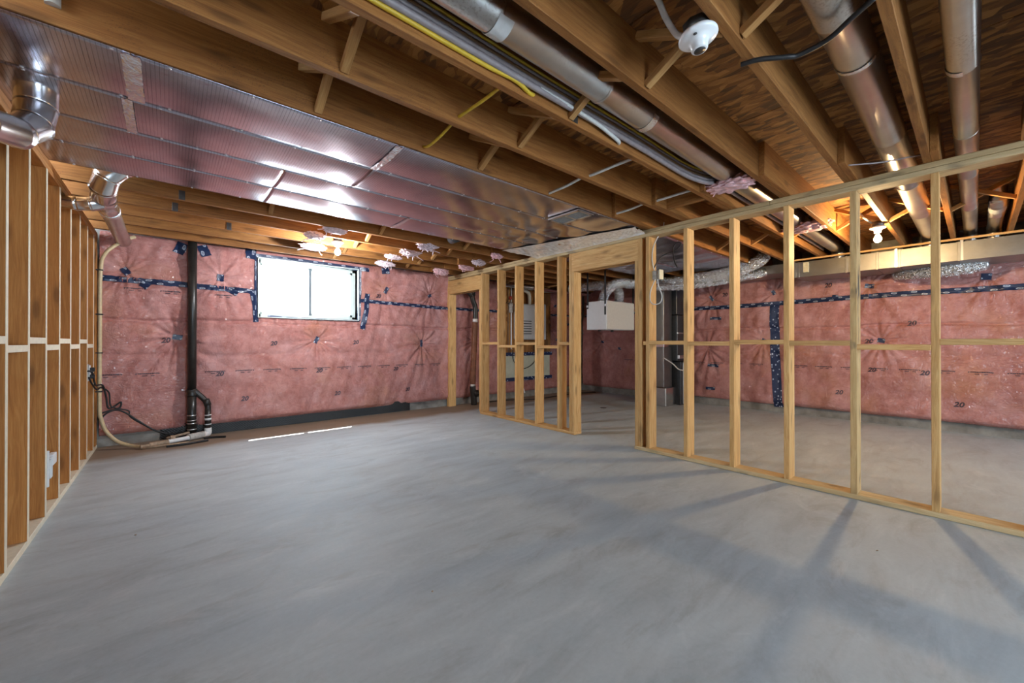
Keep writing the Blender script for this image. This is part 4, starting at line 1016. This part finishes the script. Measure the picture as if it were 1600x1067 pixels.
c2 = tube('electric_lead', [(-0.58, 5.44, 0.80), (-0.57, 5.5, 0.74), (-0.555, 5.7, 0.66), (-0.54, 5.9, 0.66), (-0.49, 5.96, 0.60), (-0.48, 5.965, 0.47), (-0.44, 5.965, 0.43), (-0.34, 5.965, 0.39), (-0.33, 5.965, 0.33), (-0.25, 5.96, 0.25), (-0.1, 5.95, 0.13), (0.0, 5.93, 0.10)], 0.007, M['black_rubber'], None, 10)
props(c2, 'second thinner black cord twisted with the knotted power cord', 'cord')
t = thing('outlet_box', 'steel outlet box with plugs on the last left stud above the knotted cord', 'outlet', (-0.60, 5.47, 0.78))
box('box_body', (-0.66, 5.452, 0.76), (-0.585, 5.52, 0.92), M['strap'], t, 0.004)
cp = box('cover_plate', (-0.585, 5.452, 0.77), (-0.578, 5.53, 0.91), M['white_plastic'], t, 0.002)
box('plug', (-0.578, 5.46, 0.85), (-0.545, 5.50, 0.89), M['black_rubber'], cp, 0.006)
box('plug', (-0.578, 5.46, 0.785), (-0.545, 5.50, 0.825), M['black_rubber'], cp, 0.006)
t = thing('outlet_box', 'white plastic electrical box on a left stud near the floor', 'outlet', (-0.62, 4.02, 0.19))
yb = LS[6] + T / 2
box('mounting_flange', (-0.606, yb, 0.21), (-0.580, yb + 0.012, 0.44), M['white_plastic'], t, 0.003)
boxes('box_shell', [((-0.665, yb + 0.004, 0.26), (-0.575, yb + 0.010, 0.385)), ((-0.665, yb + 0.004, 0.26), (-0.575, yb + 0.07, 0.266)), ((-0.665, yb + 0.004, 0.379), (-0.575, yb + 0.07, 0.385)), ((-0.665, yb + 0.064, 0.26), (-0.575, yb + 0.07, 0.385)), ((-0.670, yb + 0.004, 0.26), (-0.664, yb + 0.07, 0.385))], M['white_plastic'], t, 0.001)
box('nail_tab', (-0.600, yb + 0.07, 0.33), (-0.572, yb + 0.17, 0.40), M['white_plastic'], t, 0.003)

# ------------------------------------------------------------------ lampholders
def lampholder(label, c, tilt, bulb=None, r=0.062, boxtop=ZJ + 0.09):
    x, y, z = c
    t = thing('lampholder', label, 'lamp', (x, y, z))
    ax = Vector(tilt).normalized()
    bd = lathe('base_disc', [(r * 0.96, -0.012), (r, -0.006), (r, 0.002), (r * 0.93, 0.006), (r * 0.80, 0.010), (r * 0.55, 0.017), (r * 0.46, 0.030), (r * 0.42, 0.046), (r * 0.36, 0.050)], c, M['porcelain'], t, 40, ax)
    for a in (0.6, 3.74):
        u = ax.orthogonal().normalized(); v = ax.cross(u)
        p = Vector(c) + (u * math.cos(a) + v * math.sin(a)) * r * 0.70 + ax * 0.012
        lathe('screw', [(0.006, 0), (0.007, 0.002), (0.004, 0.004)], p, M['dark_metal'], bd, 12, ax)
    lathe('socket', [(r * 0.30, 0.0501), (r * 0.30, 0.0515), (r * 0.05, 0.0516)], c, M['dark_metal'], bd, 20, ax)
    lathe('junction_box', [(0.045, 0.014), (0.05, 0.018), (0.05, 0.055), (0.045, 0.058)], c, M['dark_metal'], t, 8, -ax)
    if bulb:
        b = Vector(c) + ax * 0.046
        lathe('bulb_collar', [(0.013, 0), (0.014, 0.012), (0.018, 0.026)], b, M['porcelain'], t, 20, ax)
        lathe('bulb_globe', [(0.012, 0.024), (0.020, 0.034), (0.028, 0.050), (0.030, 0.064), (0.027, 0.078), (0.018, 0.090), (0.006, 0.095)], b, M[bulb], t, 24, ax)
    return t
lampholder('white lampholder without a bulb under the joists near the camera', (1.492, 0.672, 2.262), (0.05, -0.10, -1), None, 0.068)
lampholder('white lampholder with a lit cool white bulb in front of the window', (1.447, 4.74, 2.268), (0, 0, -1), 'bulb_white')
lampholder('white lampholder with a lit warm bulb hanging behind the open studs', (5.27, 0.625, 2.252), (0.02, 0, -1), 'bulb_warm')

# ------------------------------------------------------------------ cables
def cable(label, pts, r, mat, n=8): return props(tube('cable', pts, r, M[mat], None, 10, n), label, 'cable')
yc = JY(-2) - 0.012
cable('yellow cable stapled along the joist beside the grey bundle, turning into a hole', [(-0.6, yc, 2.335), (0.5, yc, 2.335), (1.0, yc, 2.33), (1.20, yc - 0.004, 2.335), (1.30, yc + 0.004, 2.32), (1.345, yc + 0.02, 2.335)], 0.010, 'yellow_cable')
cable('yellow cable crossing between two joists above the foil strip', [(1.18, JY(-2) + 0.02, 2.332), (1.175, JY(-2) + 0.18, 2.326), (1.172, JY(-1) - 0.02, 2.335), (1.172, JY(-1) + 0.02, 2.335), (1.174, JY(-1) + 0.2, 2.31), (1.178, JY(0) - 0.06, 2.31), (1.18, JY(0) + 0.01, 2.335)], 0.008, 'yellow_cable')
for lab, dy, dz, m, r in (('thick grey cable lowest in the bundle along the joist', -0.022, 2.350, 'grey_cable', 0.015), ('grey cable second in the bundle along the joist', -0.020, 2.378, 'grey_cable', 0.011), ('brown cable in the bundle along the joist', -0.016, 2.400, 'copper_cable', 0.010), ('yellow cable topmost in the bundle along the joist', -0.014, 2.442, 'yellow_cable', 0.007), ('thin grey cable in the bundle along the joist', -0.014, 2.422, 'grey_cable', 0.008)):
    y0 = JY(-2) + dy - 0.004
    cable(lab, [(-0.7, y0, dz), (0.4, y0 - 0.004, dz), (1.3, y0, dz - 0.004), (2.2, y0, dz), (2.8, y0 - 0.004, dz - 0.012), (3.05, y0 - 0.05, dz - 0.02), (3.22, y0 - 0.07, dz + 0.01), (3.6, y0 - 0.06, dz + 0.02), (6.6, y0 - 0.05, dz + 0.02)], r, m)
cable('white cable leaving the bundle and dropping into a hole in the joist', [(1.35, JY(-2) - 0.030, 2.352), (1.75, JY(-2) - 0.032, 2.342), (1.92, JY(-2) - 0.030, 2.325), (2.02, JY(-2) - 0.018, 2.32), (2.05, JY(-2) + 0.01, 2.325)], 0.011, 'white_cable')
for x, dz, who in ((2.282, 2.335, 'nearer the camera'), (3.14, 2.345, 'closer to the partition')):
    cable('white cable through holes in three joists, the run ' + who, [(x + 0.02, JY(-2) + 0.02, dz), (x + 0.01, JY(-2) + 0.2, dz - 0.005), (x, JY(-1) - 0.01, dz - 0.012), (x, JY(-1) + T + 0.01, dz), (x, JY(-1) + 0.22, dz - 0.018), (x + 0.004, JY(0) + 0.01, dz - 0.02)], 0.010, 'white_cable')
cable('black cable sagging between two joists under the round metal duct', [(1.79, JY(-4) + T + 0.005, 2.275), (1.81, JY(-4) - 0.02, 2.272), (1.86, JY(-4) - 0.10, 2.262), (1.885, 0.45, 2.262), (1.88, 0.36, 2.268), (1.85, 0.29, 2.285), (1.82, JY(-5) + T, 2.30)], 0.0095, 'black_rubber')
cable('white flat cable looping into the lampholder near the camera', [(1.30, 0.86, 2.50), (1.40, 0.80, 2.46), (1.475, 0.79, 2.40), (1.50, 0.765, 2.34), (1.495, 0.735, 2.305), (1.492, 0.70, 2.292)], 0.012, 'white_cable')
cable('short white cable end leaving the lampholder near the camera', [(1.56, 0.690, 2.288), (1.60, 0.705, 2.31), (1.64, 0.71, 2.36)], 0.010, 'white_cable')
cable('white cable kinked above the warm bulb', [(5.10, 0.80, 2.47), (5.22, 0.74, 2.40), (5.16, 0.72, 2.36), (5.27, 0.66, 2.30), (5.27, 0.63, 2.275)], 0.009, 'white_cable')
cable('thin wire crossing under the round ducts in front of the partition', [(3.42, JY(-4) - T, 2.305), (3.55, 0.40, 2.312), (3.60, 0.28, 2.318), (3.62, JY(-5) + T, 2.318)], 0.005, 'grey_cable')
t = thing('switch_box', 'small pale junction box with dangling wires on the stud right of the door opening', 'junction box', (3.86, 2.15, 1.80))
box('box_body', (3.79, 2.10, 1.775), (3.85, 2.184, 1.87), M['pvc_dirty'], t, 0.004)
box('cover_plate', (3.775, 2.094, 1.775), (3.855, 2.102, 1.875), plain('pale_yellow_cover', (0.58, 0.54, 0.40), 0.5), t, 0.002)
cable('white wire running up the stud from the junction box to the joists', [(3.80, 2.165, 1.87), (3.765, 2.17, 1.98), (3.775, 2.165, 2.10), (3.80, 2.14, 2.19), (3.83, 2.09, 2.29), (3.84, 2.08, 2.36)], 0.0055, 'white_cable')
cable('white wire loop dangling below the junction box', [(3.79, 2.15, 1.78), (3.745, 2.175, 1.66), (3.745, 2.18, 1.56), (3.76, 2.15, 1.52), (3.775, 2.09, 1.53), (3.78, 2.07, 1.60), (3.79, 2.11, 1.70), (3.80, 2.13, 1.78)], 0.005, 'white_cable')
cable('black cable arching beside the junction box wires', [(3.80, 2.17, 1.90), (3.86, 2.12, 2.02), (3.95, 2.02, 2.08), (3.98, 1.97, 2.14), (3.96, 2.0, 2.16), (3.93, 2.03, 2.10), (3.93, 2.02, 1.98), (3.96, 2.0, 1.90)], 0.006, 'black_rubber')
wp2 = pipe('pipe_stub', (-0.33, 2.20, 2.36), (-0.33, 2.20, 2.50), 0.021, M['pvc_dirty'])
props(wp2, 'white plastic pipe end showing between joists above the near left elbow', 'pipe')
dc = pipe('duct_collar', (2.50, JY(4) + T - 0.005, 2.345), (2.50, JY(4) + T + 0.14, 2.345), 0.06, M['dark_case'])
props(dc, 'dark round pipe collar between the joists just beyond the foil panels', 'pipe')

# metal cable clips on the far joists
for lab, x, i in (('steel plate on the first joist beyond the foil', 0.07, 5), ('steel plate on the second joist beyond the foil', 0.03, 6), ('steel plate on the third joist beyond the foil', 0.46, 7)):
    pl = box('nail_plate', (x - 0.02, JY(i) - 0.004, ZJ + 0.0), (x + 0.02, JY(i), ZJ + 0.075), M['dark_metal'], None, 0.001)
    props(pl, lab, 'steel plate', 'steel plates on the far joists')
pb = box('nail_plate', (1.62, JY(-2) - 0.004, ZJ + 0.01), (1.665, JY(-2), ZJ + 0.075), M['dark_metal'], None, 0.001)
props(pb, 'steel plate on the joist with the cable bundle', 'steel plate')

# ------------------------------------------------------------------ tufts of loose insulation
def tuft(label, c, sz, seed, mat='tuft_white', strands=6):
    g = np.random.default_rng(seed); bm = bmesh.new(); bmesh.ops.create_icosphere(bm, subdivisions=5, radius=1.0)
    k = g.normal(0, 2.6, (8, 3)); ph = g.uniform(0, 6.28, 8)
    for v in bm.verts:
        p = np.array(v.co); n = sum(math.sin(float(k[i] @ p) + ph[i]) for i in range(8)) / 8
        n2 = math.sin(9 * p[0] + 5 * n) * math.sin(11 * p[1]) * math.sin(10 * p[2])
        s = 1 + 0.42 * n + 0.26 * n2
        v.co = Vector((p[0] * sz[0] * s, p[1] * sz[1] * s, p[2] * sz[2] * s))
    me = bpy.data.meshes.new('tuft'); bm.to_mesh(me); bm.free(); me.materials.append(M[mat])
    me.polygons.foreach_set('use_smooth', [True] * len(me.polygons))
    o = link('insulation_tuft', me, None, c)
    props(o, label, 'insulation tuft')
    for j in range(strands):
        a = Vector(g.uniform(-0.8, 0.8, 3)) * Vector(sz).length * 0.35
        a = Vector((g.uniform(-0.8, 0.8) * sz[0], g.uniform(-0.7, 0.7) * sz[1], g.uniform(-0.9, 0.1) * sz[2])) + Vector(c)
        d = Vector((g.normal(0, 0.05), g.normal(0, 0.03), -abs(g.normal(0.03, 0.02))))
        tube('fibre_strand', [a, a + d * 0.5 + Vector((g.normal(0, 0.01), 0, 0)), a + d], 0.0045, M[mat], o, 6, 4)
    return o
tuft('pale insulation tuft under the first joist past the foil, left of the cool bulb', (1.27, JY(5) + 0.06, 2.285), (0.10, 0.05, 0.035), 1)
tuft('pale insulation tuft under the second joist past the foil, left of the cool bulb', (1.17, JY(6) - 0.02, 2.275), (0.09, 0.06, 0.04), 2)
tuft('pale insulation tuft above the window, nearest the glass', (1.30, JY(7) + 0.10, 2.270), (0.14, 0.06, 0.04), 3)
tuft('white insulation tuft, largest, right of the cool bulb', (2.33, JY(5) + 0.05, 2.28), (0.12, 0.06, 0.05), 4, strands=9)
tuft('white insulation tuft right of the cool bulb, second in its row', (2.30, JY(6) + 0.05, 2.272), (0.13, 0.06, 0.045), 5, strands=9)
tuft('white insulation tuft right of the cool bulb, third in its row', (2.26, JY(7) + 0.02, 2.270), (0.11, 0.05, 0.035), 6)
tuft('white insulation tuft right of the window, last in its row', (2.36, JY(8) + 0.10, 2.262), (0.13, 0.05, 0.04), 7)
tuft('pink insulation tuft near the end post of the partition', (3.28, JY(8) + 0.12, 2.262), (0.13, 0.06, 0.055), 8, 'tuft')
tuft('pink insulation tuft near the partition, second from the window wall', (3.42, JY(7) + 0.02, 2.270), (0.13, 0.06, 0.04), 9, 'tuft')
tuft('pale insulation tuft near the partition, third from the window wall', (3.34, JY(6) - 0.01, 2.275), (0.10, 0.05, 0.045), 10)
tuft('small pink insulation tuft near the partition, nearest the foil', (3.30, JY(5) - 0.06, 2.285), (0.09, 0.05, 0.035), 11, 'tuft')
tuft('pink insulation wad packed around the long duct in front of the partition', (3.22, 1.21, 2.325), (0.11, 0.19, 0.045), 12, 'tuft', 4)
tuft('pink insulation wad packed around the long duct behind the partition', (4.98, 1.13, 2.325), (0.12, 0.19, 0.05), 13, 'tuft', 4)

fd = lathe('floor_drain', [(0.055, 0.0), (0.055, 0.003), (0.045, 0.004), (0.01, 0.0035)], (5.70, 4.21, 0.0), M['dark_case'], None, 24)
props(fd, 'small dark round drain in the floor seen through the door opening', 'drain')
# bits on the slab
for k, (x, y, lb) in enumerate(((0.9, 1.6, 'dark crumb on the floor nearest the camera'), (2.9, 0.35, 'dark crumb on the floor just in front of the partition plate'), (-0.15, 3.2, 'dark crumb on the floor close to the left studs'))):
    bm = bmesh.new(); bmesh.ops.create_icosphere(bm, subdivisions=1, radius=0.007)
    for v in bm.verts: v.co *= R.uniform(0.6, 1.2); v.co.z *= 0.5
    me = bpy.data.meshes.new('crumb'); bm.to_mesh(me); bm.free(); me.materials.append(M['clay'])
    o = link('concrete_crumb', me, None, (x, y, 0.003)); props(o, lb, 'debris', 'crumbs on the floor')
